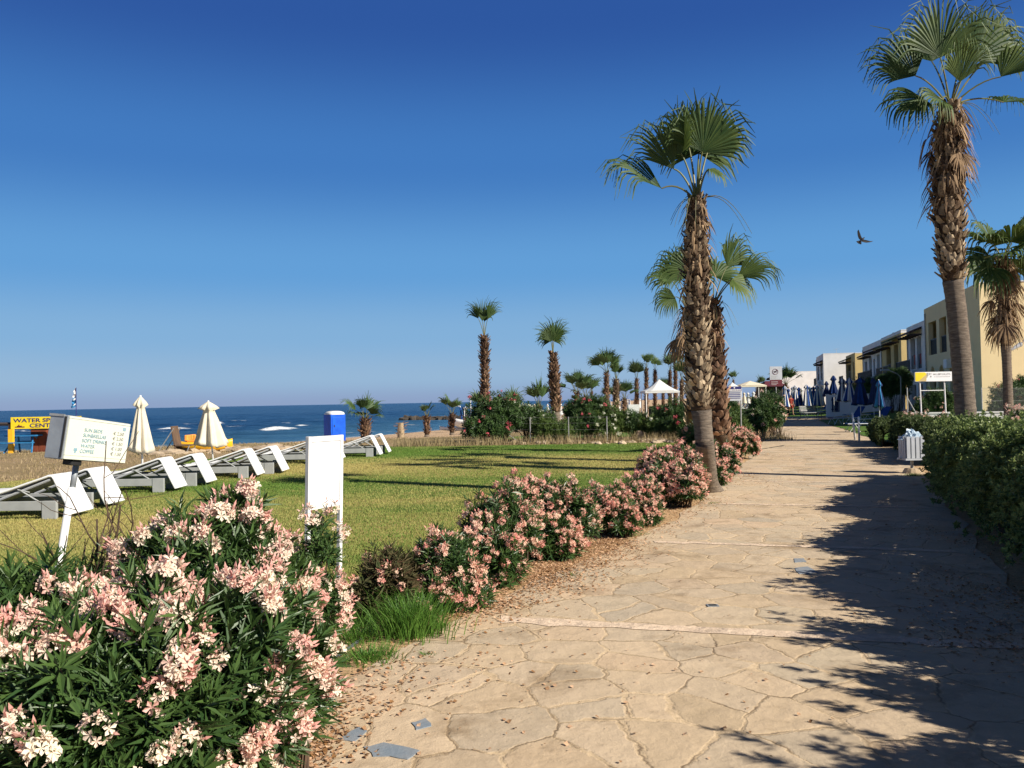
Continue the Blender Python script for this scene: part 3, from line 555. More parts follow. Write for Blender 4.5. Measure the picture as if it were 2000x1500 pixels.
# big evergreen hedge right of the path, small ones further on
def hedge(label, prof, n, seed, leaf=(.05, .026), lm='hedge_leaf', name="hedge", cat="hedge", group=None, wh=3, flower=None):
    # prof: list of (xf, xb, y, h) front x, back x, height
    r = np.random.default_rng(seed); p = np.array(prof, float); s = np.concatenate([[0], np.cumsum(np.hypot(np.diff(p[:, 0]), np.diff(p[:, 2])))]); s /= s[-1]
    b = p[:, [0, 2]].mean(0); root = thing(name, (b[0], b[1], float(zg(b[0], b[1]))), label, cat, group)
    I = lambda t, k: np.interp(t, s, p[:, k])
    def surf(t, a, sh): # a in 0..1 from front foot over the top to back foot
        xf, xb, y, h = (I(t, k) for k in range(4)); wN = (np.sin(t * 37 + a * 5) * .5 + np.sin(t * 71 + a * 11 + 2) * .3 + np.sin(t * 17 + 1) * .4) * .13
        ang = np.pi * (1 - a); cx = (xf + xb) / 2; e = .38
        ca = np.sign(np.cos(ang)) * np.abs(np.cos(ang)) ** e; sa = np.abs(np.sin(ang)) ** e
        m = sh * (1 + wN); return np.stack([cx + (xb - xf) / 2 * ca * m, y, h * sa * m + zg(cx, y)], -1), np.stack([ca, 0 * ca, sa], -1)
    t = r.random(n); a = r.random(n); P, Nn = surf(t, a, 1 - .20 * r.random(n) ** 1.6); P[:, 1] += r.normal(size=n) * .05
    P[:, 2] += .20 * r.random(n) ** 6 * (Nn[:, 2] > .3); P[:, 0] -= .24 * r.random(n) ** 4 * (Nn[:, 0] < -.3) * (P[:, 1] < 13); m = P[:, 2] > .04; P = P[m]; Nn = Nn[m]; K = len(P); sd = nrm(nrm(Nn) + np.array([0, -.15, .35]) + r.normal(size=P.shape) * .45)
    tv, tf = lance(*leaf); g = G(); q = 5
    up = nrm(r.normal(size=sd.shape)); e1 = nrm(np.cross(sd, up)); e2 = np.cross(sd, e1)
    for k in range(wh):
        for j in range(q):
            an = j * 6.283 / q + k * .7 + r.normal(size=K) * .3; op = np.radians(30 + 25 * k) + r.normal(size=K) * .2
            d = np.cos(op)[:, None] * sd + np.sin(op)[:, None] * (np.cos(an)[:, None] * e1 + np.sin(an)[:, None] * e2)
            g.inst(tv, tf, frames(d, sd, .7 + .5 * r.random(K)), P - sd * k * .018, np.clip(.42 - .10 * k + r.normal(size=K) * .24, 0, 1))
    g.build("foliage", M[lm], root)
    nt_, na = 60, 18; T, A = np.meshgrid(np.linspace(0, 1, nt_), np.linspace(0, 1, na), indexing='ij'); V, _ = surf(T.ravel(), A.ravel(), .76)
    i = np.arange(nt_ - 1)[:, None] * na; j = np.arange(na - 1)[None, :]; c = G(); c.add(V, np.stack([i + j, i + j + 1, i + na + j + 1, i + na + j], -1).reshape(-1, 4)); c.build("dark_core", M['core'], root)  # solid dark core added to close the gaps between leaves
    if flower:
        fr = G(); fv, fc = floret(.026); K2 = flower; ix = r.choice(np.where(Nn[:, 2] > .5)[0], K2); ix = np.repeat(ix, 9); o = nrm(r.normal(size=(len(ix), 3)) + [0, 0, .8])
        fr.inst(fv, fc, frames(o, nrm(r.normal(size=o.shape)), 1), P[ix] + o * .06 + [0, 0, .04], np.clip(.3 + r.normal(size=len(ix)) * .25, 0, 1)); fr.build("flowers", M['petal'], root)
    return root
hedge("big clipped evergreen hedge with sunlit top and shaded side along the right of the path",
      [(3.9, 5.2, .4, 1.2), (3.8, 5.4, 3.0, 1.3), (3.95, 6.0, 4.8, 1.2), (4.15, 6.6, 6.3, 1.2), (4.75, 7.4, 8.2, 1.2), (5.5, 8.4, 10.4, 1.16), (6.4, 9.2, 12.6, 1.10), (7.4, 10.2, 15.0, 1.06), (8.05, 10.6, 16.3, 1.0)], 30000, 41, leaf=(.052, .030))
bush("dark wispy shrub overhanging the near right corner outside the hedge", [(3.5, 1.3, 1.35, .6, .7, .62), (3.55, 2.4, 1.15, .5, .6, .45), (3.6, .1, 1.5, .7, .7, .7), (3.85, 3.5, 1.0, .45, .6, .42), (4.05, 4.6, 1.05, .45, .6, .36), (4.5, 6.2, 1.12, .45, .6, .26)], n=1900, leaf=(.085, .034), ff=0, seed=43, lm='hedge_leaf', name="shrub", inner=.5, wh=5, jit=.5, tall=.35)
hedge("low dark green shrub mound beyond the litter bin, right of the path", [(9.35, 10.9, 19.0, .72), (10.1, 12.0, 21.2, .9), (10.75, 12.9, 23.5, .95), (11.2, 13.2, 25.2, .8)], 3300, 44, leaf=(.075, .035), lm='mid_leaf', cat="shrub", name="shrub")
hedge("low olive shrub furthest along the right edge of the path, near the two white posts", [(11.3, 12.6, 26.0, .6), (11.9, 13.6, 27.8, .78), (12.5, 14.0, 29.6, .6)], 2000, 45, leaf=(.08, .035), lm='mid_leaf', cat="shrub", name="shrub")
bush("pink oleander behind the low shrubs, below the yellow and white sign", [(12.5, 26.2, .5, .55, .5, .45), (13.2, 26.2, .45, .6, .5, .42), (13.9, 26.6, .3, .5, .4, .36), (12.9, 27, .55, .5, .5, .36)], n=620, leaf=(.12, .028), ff=.5, cl=12, cr=.07, fr=.032, seed=46, wh=4)
bush("pink oleander behind the hedge at the right edge of the picture", [(14.4, 23.5, .7, .5, .5, .5), (15.3, 23.6, .75, .5, .5, .5), (13.7, 23.2, .5, .4, .4, .4)], n=420, leaf=(.12, .028), ff=.42, cl=12, cr=.07, fr=.03, seed=47, wh=4)

# ------------------------------------------------------------ palms
def fan(g, hub, f, n, Rr, span=115, nseg=34, droop=.5, split=.5, rng=None, tint=.4, w0=1.0):
    f = nrm(f); s = nrm(np.cross(f, n)); n = np.cross(s, f); r = rng; th = np.radians(np.linspace(-span, span, nseg)) ; K = 8; t = np.linspace(0, 1, K)
    L = Rr * (1 - .30 * (np.abs(th) / np.radians(span)) ** 1.6) * (1 + r.normal(size=nseg) * .05)
    th = th + r.normal(size=nseg) * .012; d0 = np.cos(th)[:, None] * f + np.sin(th)[:, None] * s + n * (.18 * np.abs(np.sin(th)))[:, None]; d0 = nrm(d0)
    P = np.zeros((nseg, K, 3)); P[:, 0] = hub; dr = droop * (1 + .35 * r.normal(size=nseg)); grav = np.array([0, 0, -1.0]); d = d0.copy()
    for k in range(1, K):
        wk = max(0, t[k] - split) / (1 - split); d = nrm(d0 + grav * (dr * (wk ** 1.3 * 1.6 + wk ** 4 * 3.6))[:, None] + r.normal(size=(nseg, 3)) * .05 * wk); P[:, k] = P[:, k - 1] + d * (L / (K - 1))[:, None] * (1 if k < K - 1 else 1 + 1.3 * r.random(nseg)[:, None])
    dth = 2 * np.radians(span) / nseg; wid = np.minimum(t * Rr * dth * .56, Rr * dth * .30) * np.where(t > split, np.clip((1 - t) / (1 - split), .04, 1) ** .75, 1) * w0 + .0015
    tang = nrm(np.gradient(P, axis=1)); side = nrm(np.cross(np.broadcast_to(n, tang.shape), tang)); fold = np.where(np.arange(nseg) % 2, 1, -1)[:, None, None] * .35
    A = P + side * wid[None, :, None] + n * wid[None, :, None] * fold; B = P - side * wid[None, :, None] - n * wid[None, :, None] * fold
    V = np.stack([A, B], 2).reshape(-1, 3); i = np.arange(nseg)[:, None] * K * 2; j = np.arange(K - 1)[None, :] * 2
    F_ = np.stack([i + j, i + j + 1, i + j + 3, i + j + 2], -1).reshape(-1, 4)
    tt = np.clip(tint + r.normal(size=nseg)[:, None, None] * .1 + (t[None, :, None] ** 3) * .45 + np.zeros((1, 1, 2)), 0, 1); g.add(V, F_, tt.reshape(-1))
def petiole(g, a, b, sag, r0, r1, n=5):
    t = np.linspace(0, 1, 7)[:, None]; p = a * (1 - t) + b * t + np.array([0, 0, sag]) * (4 * t * (1 - t)); g.tube(p, np.linspace(r0, r1, 7), n, cap=False); return nrm(p[-1] - p[-2])
def strips(g, P, D, L, W, r, K=6, grav=2.2, tint=None):
    n = len(P); Q = np.zeros((n, K, 3)); Q[:, 0] = P; t = np.linspace(0, 1, K)
    for k in range(1, K): d = nrm(D + np.array([0, 0, -1]) * grav * t[k] ** .8 + r.normal(size=(n, 3)) * .12); Q[:, k] = Q[:, k - 1] + d * (L / (K - 1))[:, None]
    sd = nrm(np.cross(D, r.normal(size=(n, 3)))); wv = W[:, None] * (np.sin(np.pi * np.clip(t * .85 + .12, 0, 1)) ** .7)[None, :]
    V = np.stack([Q + sd[:, None] * wv[..., None], Q - sd[:, None] * wv[..., None]], 2).reshape(-1, 3)
    i = np.arange(n)[:, None] * K * 2; j = np.arange(K - 1)[None, :] * 2; g.add(V, np.stack([i + j, i + j + 1, i + j + 3, i + j + 2], -1).reshape(-1, 4), np.repeat(tint if tint is not None else r.random(n), K * 2))
def trunk_path(pts):
    pts = np.array(pts, float); s = np.concatenate([[0], np.cumsum(np.linalg.norm(np.diff(pts, axis=0), axis=1))]); s /= s[-1]
    return lambda t: np.stack([np.interp(t, s, pts[:, k]) for k in range(3)], -1)
def palm(label, pts, rad, boots=(.2, 1), leaves=None, n_rand=0, fanR=.85, pet=.75, seed=0, boot='boot', bsz=.13, nboot=None, skirt=(0, 0, 0), deadfans=0, group="fan palms along shore and path", lod=1, spikes=0, spread=(82, 5), stalks=0, cat="palm", droop=.45, bootw=1.0, tw=1.0):
    r = np.random.default_rng(seed); pts = [np.asarray(p, float) for p in pts]; tp = trunk_path(pts); H = pts[-1][2] - pts[0][2]
    root = thing("palm_tree", pts[0], label, cat, group)
    n = 26 if lod > 0 else 9; t = np.linspace(0, 1, n); rr = np.interp(t, [q[0] for q in rad], [q[1] for q in rad])
    if lod > 0: t2 = np.linspace(0, 1, n * 6); rr2 = np.interp(t2, t, rr) * (1 + .018 * np.sin(np.arange(n * 6) * 1.9) + r.normal(size=n * 6) * .006); t_, r__ = t2, rr2
    else: t_, r__ = t, rr
    pp_ = tp(t_) - np.array([0, 0, .05]) * (1 - t_)[:, None]; kb = int(np.clip(np.searchsorted(t_, boots[0]) + 1, 2, len(t_) - 2)); nn_ = 18 if lod > 0 else 8
    g = G(); g.tube(pp_[:kb], r__[:kb], nn_, mi=0); g.tube(pp_[kb - 1:], r__[kb - 1:] * .97, nn_, mi=1); g.build("trunk", [M['bark'], M['gap_shade']], root, smooth=True)
    RF = lambda t: np.interp(t, [q[0] for q in rad], [q[1] for q in rad])
    # old leaf bases in crossing spirals
    nb = nboot or int(H * (boots[1] - boots[0]) * 75); k = np.arange(nb); tb = boots[0] + (boots[1] - boots[0]) * (k + .5) / nb + r.normal(size=nb) * .0015; an = k * 2.39996 + r.normal(size=nb) * .08
    c = tp(tb); ro = RF(tb); ax = nrm(pts[-1] - pts[0]); e = np.stack([np.cos(an), np.sin(an), 0 * an], -1); P = c + e * (ro * (.9 + .07 * r.random(nb)))[:, None]; x_tw = r.normal(size=nb) * .22
    L = bsz * (.55 + .8 * r.random(nb)); out = .42 + .35 * r.random(nb) + spikes * (r.random(nb) < .4); d = nrm(np.array([0, 0, 1.0]) + e * out[:, None] + r.normal(size=(nb, 3)) * .2)
    w_ = .62 * bootw; bv = np.array([(-w_ / 2, 0, -.12), (w_ / 2, 0, -.12), (-w_ / 2.3, .45, .05), (w_ / 2.3, .45, .05), (0, .1, .16), (0, 1.0, .10), (-.14 * bootw, .95, 0), (.14 * bootw, .95, 0)]); bf = [np.array([(0, 4, 2), (1, 3, 4), (4, 5, 2), (4, 3, 5), (2, 5, 6), (3, 7, 5), (5, 7, 6)]), np.array([(0, 2, 3, 1), (2, 6, 7, 3)])]
    x = nrm(np.cross(d, e)); z = np.cross(x, d); z *= np.sign((z * e).sum(1))[:, None]; Mx = np.stack([x, d, z], -1) * L[:, None, None]
    g = G(); g.inst(bv, bf, Mx, P, np.clip(.46 + r.normal(size=nb) * .38 - .38 * np.clip((tb - .6) / .15, 0, 1), 0, 1)); g.build("leaf_bases", M[boot], root)
    if skirt[0]:
        ns, lo, Ls = skirt; g = G(); an = r.random(ns) * 6.283; tb = lo + (1 - lo) * r.random(ns) ** .7; e = np.stack([np.cos(an), np.sin(an), .35 + 0 * an], -1); P = tp(tb) + e * (RF(tb) * .9)[:, None] * [1, 1, 0]
        strips(g, P, nrm(e), Ls * (.45 + .8 * r.random(ns)), .011 + .018 * r.random(ns), r, grav=3.0)
        for q in range(deadfans):
            a = r.random() * 6.283; tt = lo + (1 - lo) * r.random() * .9; b_ = tp(np.array([tt]))[0]; ed = np.array([math.cos(a), math.sin(a), 0]); h = b_ + ed * (.28 + .15 * r.random()) + [0, 0, -.12 + .1 * r.random()]
            petiole(g, b_ + ed * .1, h, .08, .012, .008); fan(g, h, ed * .35 + np.array([0, 0, -1.0]), ed, Ls * 1.15, span=70, nseg=16, droop=.5, split=.2, rng=r, tint=.3, w0=.9)
        g.build("dead_fronds", M['dead'], root)
    # crown
    top = pts[-1]; cr = G(); pe = G()
    for lf in (leaves or []):
        hx, hy, hd, tx, ty, td, nv, R0 = lf[:8]; kw = lf[8] if len(lf) > 8 else {}
        hub = at(hx, hy, top[1] + hd); tip = at(tx, ty, top[1] + td); f = petiole(pe, top + nrm(hub - top) * [.07, .07, 0], hub, .10, .019, .012); fan(cr, hub, tip - hub, np.array(nv, float), R0, rng=r, droop=kw.get('droop', droop), span=kw.get('span', 115), nseg=kw.get('n', 40), tint=kw.get('t', .35), split=kw.get('split', .5))
    for q in range(n_rand):
        a = q * 2.39996 + r.normal() * .2; el = R_(spread[0] + (spread[1] - spread[0]) * ((q + .5) / n_rand) ** .9 + r.normal() * 5); ed = np.array([math.cos(a), math.sin(a), 0]); d = ed * math.cos(el) + np.array([0, 0, math.sin(el)]); l = pet * (.8 + .4 * r.random())
        hub = top + d * l; petiole(pe, top + ed * .05, hub, .1 * math.cos(el), .018, .011, 4 if lod < 1 else 5); f = nrm(d + np.array([0, 0, (-.35 if lod > 0 else .1) * math.cos(el)])); nn = nrm(np.cross(np.cross(f, [0, 0, 1.0]) + r.normal(size=3) * .25, f))
        fan(cr, hub, f, nn, fanR * (.75 + .4 * r.random()), rng=r, droop=droop * (.5 + .9 * (1 - math.sin(el))) * (1 if lod > 0 else .6), nseg=30 if lod > 0 else 15, tint=.2 + .3 * r.random(), w0=1 if lod > 0 else 1.3, span=110 if lod > 0 else 55)
    for q in range(stalks):
        a = r.random() * 6.28; ed = np.array([math.cos(a), math.sin(a) * .5, 0]); L_ = .5 + .5 * r.random(); t = np.linspace(0, 1, 10)[:, None]; pe.tube(top + [0, 0, -.1] + ed * t * L_ + np.array([0, 0, 1.0]) * (.9 * t - 1.5 * t * t) * L_, np.linspace(.008, .003, 10), 4, cap=False)
    pe.build("leaf_stalks", M['petiole'], root); cr.build("crown", M['frond' if lod > 0 else 'frond_far'], root)
    return root
C_ = (0, -1, 0)
# middle palm in front
Y1 = 13.75
palm("near middle palm with ragged trunk and bare grey foot at the path edge",
     [gnd(1385, 960), at(1376, 860, Y1), at(1367, 770, Y1), at(1362, 650, Y1), at(1360, 500, Y1), at(1361, 385, Y1)], [(0, .27), (.03, .20), (.07, .165), (.35, .145), (.36, .168), (.7, .178), (.86, .175), (.93, .13), (1, .09)], boots=(.36, 1.0), nboot=520, bsz=.13, boot='boot',
     leaves=[(1372, 296, -.10, 1400, 190, -.25, (.15, -.95, .15), .98, dict(span=86, n=46, droop=.26, t=.18, split=.62)), (1345, 285, .3, 1332, 175, .4, (-.6, -.75, .1), .92, dict(span=62, n=32, droop=.28, t=.25, split=.55)),
             (1330, 300, -.05, 1322, 190, -.1, (-.9, -.35, .2), .90, dict(span=80, n=34, t=.55, droop=.3)), (1316, 330, .0, 1242, 208, .0, (-.5, -.5, .7), 1.12, dict(span=36, n=26, droop=.35, t=.35)),
             (1292, 368, .0, 1185, 292, -.1, (-.3, -.5, .9), 1.22, dict(span=44, n=34, droop=.5, t=.12)), (1385, 290, .5, 1440, 215, .6, (.4, -.8, .4), .85, dict(span=60, n=26, t=.6, droop=.5)),
             (1385, 330, -.2, 1420, 350, -.3, (.4, -.5, .8), .42, dict(span=80, n=20, droop=.9, t=.5)), (1365, 300, .8, 1370, 190, 1.3, (.1, .8, .3), .9, dict(t=.3, droop=.4))],
     skirt=(150, .72, .34), stalks=9, seed=101, bootw=1.25)
# palm behind it
Y2 = 21.0
palm("second palm standing just behind the near middle palm, its green fans spreading to the right",
     [gnd(1414, 892), at(1406, 850, Y2), at(1400, 760, Y2), at(1398, 700, Y2), at(1393, 592, Y2)], [(0, .26), (.05, .21), (.22, .19), (.23, .20), (.6, .205), (.85, .16), (1, .10)], boots=(.20, 1.0), nboot=330, bsz=.20, bootw=1.4, boot='boot_red',
     leaves=[(1442, 540, 0, 1508, 508, -.2, (.1, -.7, .7), 1.2, dict(span=50, n=34, t=.6, droop=.5)), (1420, 520, .2, 1448, 460, .2, (.5, -.6, .4), 1.05, dict(span=55, n=26, t=.4)),
             (1430, 545, -.3, 1470, 575, -.4, (.4, -.6, .5), .85, dict(span=80, n=28, t=.7, droop=.7)), (1350, 530, .3, 1300, 490, .4, (-.3, -.8, .3), 1.0, dict(span=80, t=.3)), (1395, 540, .9, 1410, 470, 1.8, (0, -1, .5), 1.0, dict(t=.3))],
     skirt=(90, .8, .4), stalks=5, seed=102)
Y3 = 25.0
palm("third palm half hidden at the left behind the near middle palm, with a brown skirt",
     [gnd(1353, 868), at(1352, 800, Y3), at(1347, 700, Y3), at(1342, 600, Y3)], [(0, .25), (.1, .19), (1, .14)], boots=(.35, 1.0), nboot=260, bsz=.16,
     leaves=[(1325, 545, 0, 1305, 450, 0, (-.4, -.85, .1), 1.15, dict(span=95, n=40, t=.2, droop=.35)), (1312, 548, -.3, 1262, 535, -.4, (-.1, -.5, .85), .9, dict(span=75, t=.3, droop=.5)), (1318, 580, 0, 1290, 590, 0, (-.3, -.8, .4), .8, dict(span=80, t=.5, droop=.8)),
             (1350, 540, .5, 1375, 470, .6, (.2, -.9, .3), 1.0, {})], skirt=(140, .82, .75), deadfans=5, seed=103)
# near right palm
Y4 = 15.8
palm("tall palm rising from the right hedge with thick dead fronds under its crown",
     [at(1892, 922, Y4), at(1886, 800, Y4), at(1878, 700, Y4), at(1868, 600, Y4), at(1858, 520, Y4), at(1852, 380, Y4), at(1856, 205, Y4)], [(0, .22), (.15, .185), (.5, .17), (.55, .20), (.75, .25), (.9, .2), (1, .12)], boots=(.52, 1.0), nboot=430, bsz=.17,
     leaves=[(1836, 112, -.4, 1830, 0, -.5, (0, -1, .15), 1.3, dict(span=74, n=44, t=.3, droop=.26, split=.45)), (1788, 148, 0, 1705, 70, .1, (-.35, -.75, .5), 1.2, dict(span=62, n=38, t=.08, droop=.42)), (1900, 118, -.1, 1945, 5, -.1, (.35, -.9, .1), 1.25, dict(span=70, n=40, t=.06, droop=.3)),
             (1955, 150, -.2, 2025, 85, -.3, (.3, -.5, .8), 1.15, dict(span=50, n=30, t=.55, droop=.5)), (1960, 200, .2, 2040, 195, .3, (.2, -.4, .9), 1.0, dict(span=85, t=.2, droop=.7)), (1935, 110, .3, 1985, 15, .4, (.5, -.7, .4), 1.1, dict(span=75, t=.8, droop=.6)),
             (1800, 190, -.3, 1745, 215, -.4, (-.3, -.8, .5), .9, dict(span=75, n=28, t=.25, droop=.8)), (1875, 160, -.5, 1880, 80, -.7, (.1, -.9, .4), .95, dict(span=55, t=.4, droop=.5)), (1820, 120, .9, 1800, 30, 1.5, (-.2, -.9, .2), 1.1, dict(t=.2, span=65)), (1880, 120, .9, 1890, 20, 1.5, (.2, -.9, .2), 1.1, dict(t=.2, span=65)),
             (1840, 195, -.5, 1815, 190, -.8, (-.1, -.9, .5), .8, dict(span=60, t=.4, droop=.9))],
     skirt=(330, .73, .50), deadfans=3, stalks=22, seed=104, bootw=1.1)
Y5 = 27.5
palm("slender palm at the right edge before the yellow wall, with drooping straw coloured fronds",
     [at(1973, 862, Y5), at(1970, 800, Y5), at(1966, 700, Y5), at(1962, 620, Y5), at(1960, 505, Y5)], [(0, .2), (.1, .15), (.45, .14), (.62, .19), (1, .16)], boots=(.52, 1.0), nboot=230, bsz=.18, n_rand=13, fanR=1.15, pet=.75, spread=(70, -25), droop=.7, skirt=(420, .58, .75), deadfans=8, seed=105)
# free standing palms behind the oleander hedge and far along the shore
palm("tall shaggy palm left of the pair beyond the lawn, top fans blown upright", [at(949, 862, 38), at(947, 760, 38), at(946, 655, 38)], [(0, .18), (.1, .16), (.5, .17), (.9, .16), (1, .12)], boots=(.1, 1), nboot=360, bsz=.19, spikes=.5, boot='boot_red',
     leaves=[(942, 627, 0, 945, 585, 0, C_, 1.0, dict(n=20, t=.3, droop=.10, span=38)), (934, 622, 0, 921, 592, 0, (-.5, -.8, 0), .85, dict(span=40, n=16, t=.2, droop=.22)), (953, 622, 0, 967, 583, 0, (.6, -.7, 0), 1.0, dict(span=36, n=16, t=.2, droop=.15)), (946, 628, .3, 950, 600, .4, (.4, -.8, 0), .8, dict(span=40, n=14))], seed=106)
palm("tall shaggy palm right of the pair beyond the lawn, with a round mop of fans", [at(1088, 858, 41), at(1085, 780, 41), at(1080, 690, 41)], [(0, .22), (.35, .18), (.36, .2), (.7, .21), (1, .12)], boots=(.32, 1), nboot=380, bsz=.21, spikes=.5, boot='boot_red',
     leaves=[(1080, 665, 0, 1072, 630, 0, C_, 1.1, dict(n=24, t=.15, droop=.14, span=70)), (1083, 660, 0, 1095, 622, 0, (.3, -.9, 0), 1.0, dict(n=20, t=.2, droop=.12, span=45)), (1078, 665, .4, 1076, 640, .5, C_, .9, {}), (1076, 668, -.2, 1068, 645, -.2, C_, .85, dict(droop=.6, span=45))], seed=107)
def zb(px, Y): p = at(px, 780, Y); return float(zg(p[0], p[1]))
def farpalm(px, ytop, Y, label, n=9, fr=.8, pet=.6, seed=0, ybase=None, tr=.17, lean=0, boot='boot_red', sp=(85, 15), crown_h=None):
    top = at(px, ytop, Y); base = at(px + lean, 800, Y); base[2] = zb(px + lean, Y); ch = crown_h or (fr * .8 + pet * .8); top[2] -= ch
    return palm(label, [base, (base + top) / 2 + [0, .02, 0], top], [(0, tr * 1.2), (.1, tr), (.9, tr), (1, tr * .7)], boots=(.12, 1), nboot=max(60, int((top[2] - base[2]) * 32)), bsz=.24, spikes=.4, boot=boot, n_rand=n, fanR=fr, pet=pet, seed=seed, lod=0, spread=sp)
farpalm(712, 776, 44, "short palm with yellowing fans on the sand right of the blue cabin", n=9, fr=.85, pet=.55, seed=201, sp=(80, 5), tr=.22)
farpalm(833, 790, 60, "small thin palm alone on the sand, left of the palm beside the white boats", n=5, fr=.6, pet=.45, seed=202, sp=(85, 45))
farpalm(882, 776, 62, "small palm with two raised fans on the sand beside the white boats", n=5, fr=.8, pet=.7, seed=203, sp=(80, 40))
st_ = at(783, 847, 56); g = G(); g.tube([[st_[0], st_[1], zb(783, 56) - .1], [st_[0], st_[1], zb(783, 56) + .55], [st_[0], st_[1], zb(783, 56) + 1.05]], [.24, .24, .17], 10, wob=.05); stump = thing("palm_stump", (st_[0], st_[1], zb(783, 56)), "stubby crownless palm stump on the sand", "stump"); g.build("trunk", M['boot'], stump)
g = G(); r = np.random.default_rng(3); an = r.random(26) * 6.28; e = np.stack([np.cos(an), np.sin(an), .6 + 0 * an], -1); P = np.array([st_[0], st_[1], zb(783, 56)]) + e * [.18, .18, 0] + np.stack([0 * an, 0 * an, .2 + .9 * r.random(26)], -1); strips(g, P, nrm(e), .25 + .2 * r.random(26), .03 + 0 * an, r, K=3, grav=.3); g.build("leaf_bases", M['boot_red'], stump)
FP = [(937, 768, 60, 5, "small palm peeping out left of the tall left palm"), (1002, 772, 62, 5, "small palm top over the dark oleander between the two tall palms"), (1052, 749, 58, 7, "low bushy palm just left of the tall right palm"), (1126, 728, 60, 9, "low palm with wide fans right of the tall right palm"),
      (1143, 738, 68, 8, "dark low palm behind the wide fanned one"), (1184, 688, 72, 8, "tall slim palm left of the white canopy, tallest of its group"), (1203, 710, 74, 7, "stocky tan trunked palm beside the tall slim one"), (1219, 745, 78, 8, "low dark palm between the stocky palm and the leaning fanned palm"),
      (1243, 711, 92, 6, "palm with one fan flung right, left of the white canopy"), (1262, 694, 96, 7, "left one of the close pair of palms above the white canopy"), (1279, 699, 102, 4, "right one of the close pair of palms above the white canopy, narrow top"),
      (1308, 696, 104, 5, "left one of the far pair of palms right of the white canopy"), (1319, 691, 100, 9, "right one of the far pair of palms right of the white canopy"), (1331, 712, 90, 6, "plain trunked palm close against the trunk of the near middle palm"), (1186, 757, 110, 7, "distant low palm left of the tan trunked palm"), (1155, 745, 120, 6, "distant palm among the beach parasols"),
      (1432, 727, 150, 5, "tiny far palm above the small white tent"), (1486, 736, 160, 5, "tiny far palm right of the wide white canopy"), (1477, 748, 140, 7, "tiny low palm top behind the wide white canopy"), (1534, 720, 84, 12, "bushy green palm right behind the no dogs sign"), (1295, 742, 120, 9, "broad far palm crown behind the white canopy")]
for k, (px, yt, Y, n, lab) in enumerate(FP):
    farpalm(px, yt, Y, lab, n=n + 2, fr=.95 + .15 * (k % 3), pet=.75 + .15 * (k % 2), seed=300 + k, tr=.2 if k != 6 else .27, boot='boot' if k in (6, 13) else 'boot_red', sp=(89, 56) if n < 8 else (86, 28))

# ------------------------------------------------------------ hedge of oleanders beyond the lawn
OB = [("big dark oleander with crimson flowers at the left end of the far oleander hedge", [(965, 822, 34, .95, .7, .75), (950, 845, 33.5, .75, .6, .5), (985, 808, 35, .6, .6, .55)], .05, 'petal_red', 'dark_leaf'),
      ("white flowering oleander right of the crimson one", [(1030, 830, 34.5, .75, .6, .6), (1055, 838, 34.5, .6, .5, .5)], .10, 'petal_white', 'dark_leaf'),
      ("pale feathery shrub behind the wire fence, between white oleander and dark oleander", [(1065, 845, 33.6, .45, .5, .42), (1095, 850, 33.6, .4, .4, .35)], 0, 'petal', 'pale_leaf'),
      ("tall dark oleander with three pink blossoms behind the fence", [(1150, 812, 35, .8, .6, .62), (1145, 840, 34.5, .75, .6, .5), (1130, 825, 35, .5, .5, .6)], .035, 'petal_red', 'dark_leaf'),
      ("grey green shrub right of the three pink blossoms", [(1200, 832, 34.5, .6, .5, .5), (1185, 848, 34, .4, .4, .35)], .05, 'petal_white', 'pale_leaf'),
      ("round green oleander before the clipped hedge", [(1240, 835, 34.5, .55, .5, .48)], .04, 'petal_white', 'dark_leaf'),
      ("small light green shrub before the clipped hedge", [(1278, 842, 34, .45, .4, .38)], .02, 'petal_white', 'pale_leaf'),
      ("dark oleander left of the palm trunks at the far side of the lawn", [(1315, 825, 34, .6, .5, .62), (1335, 835, 33, .5, .4, .5), (1300, 845, 33.5, .4, .4, .35)], .02, 'petal_red', 'dark_leaf'),
      ("dark oleander seen between the second palm and the blue and white notice", [(1424, 812, 30, .4, .5, .62), (1415, 830, 29, .4, .4, .4)], .01, 'petal', 'dark_leaf'),
      ("light green leafy shrub at the foot of the blue and white notice", [(1440, 838, 28.5, .45, .4, .45), (1452, 850, 27.5, .3, .3, .25), (1432, 820, 30, .3, .4, .4)], 0, 'petal', 'pale_leaf'),
      ("big dark round oleander at the left edge of the path below the no dogs sign", [(1490, 815, 34, .72, .6, .82), (1475, 828, 33.5, .5, .5, .55), (1508, 805, 35, .5, .5, .75)], .04, 'petal', 'dark_leaf'),
      ("thin spindly shrub on the path side of the dark round oleander", [(1522, 808, 34.2, .22, .3, .6)], .1, 'petal', 'dark_leaf'),
      ("dark tree like shrub before the white house, behind the closed parasols", [(1742, 758, 56, 1.1, 1, 1.0), (1755, 742, 56, .9, 1, .8), (1725, 766, 56, .8, 1, .9)], 0, 'petal', 'dark_leaf'),
      ("rounded dark bush before the ochre house", [(1700, 762, 64, 1.5, 1, .9)], 0, 'petal', 'dark_leaf'),
      ("green bush at the right edge beside the yellow wall", [(1985, 790, 35, 1.1, .8, .9), (2010, 775, 35.5, .9, .8, .8), (1960, 805, 34.5, .6, .6, .5)], .01, 'petal_red', 'dark_leaf'),
      ("small shrub behind the posts of the yellow and white sign", [(1835, 790, 36, .6, .5, .6), (1815, 800, 36, .7, .5, .5)], .05, 'petal', 'dark_leaf')]
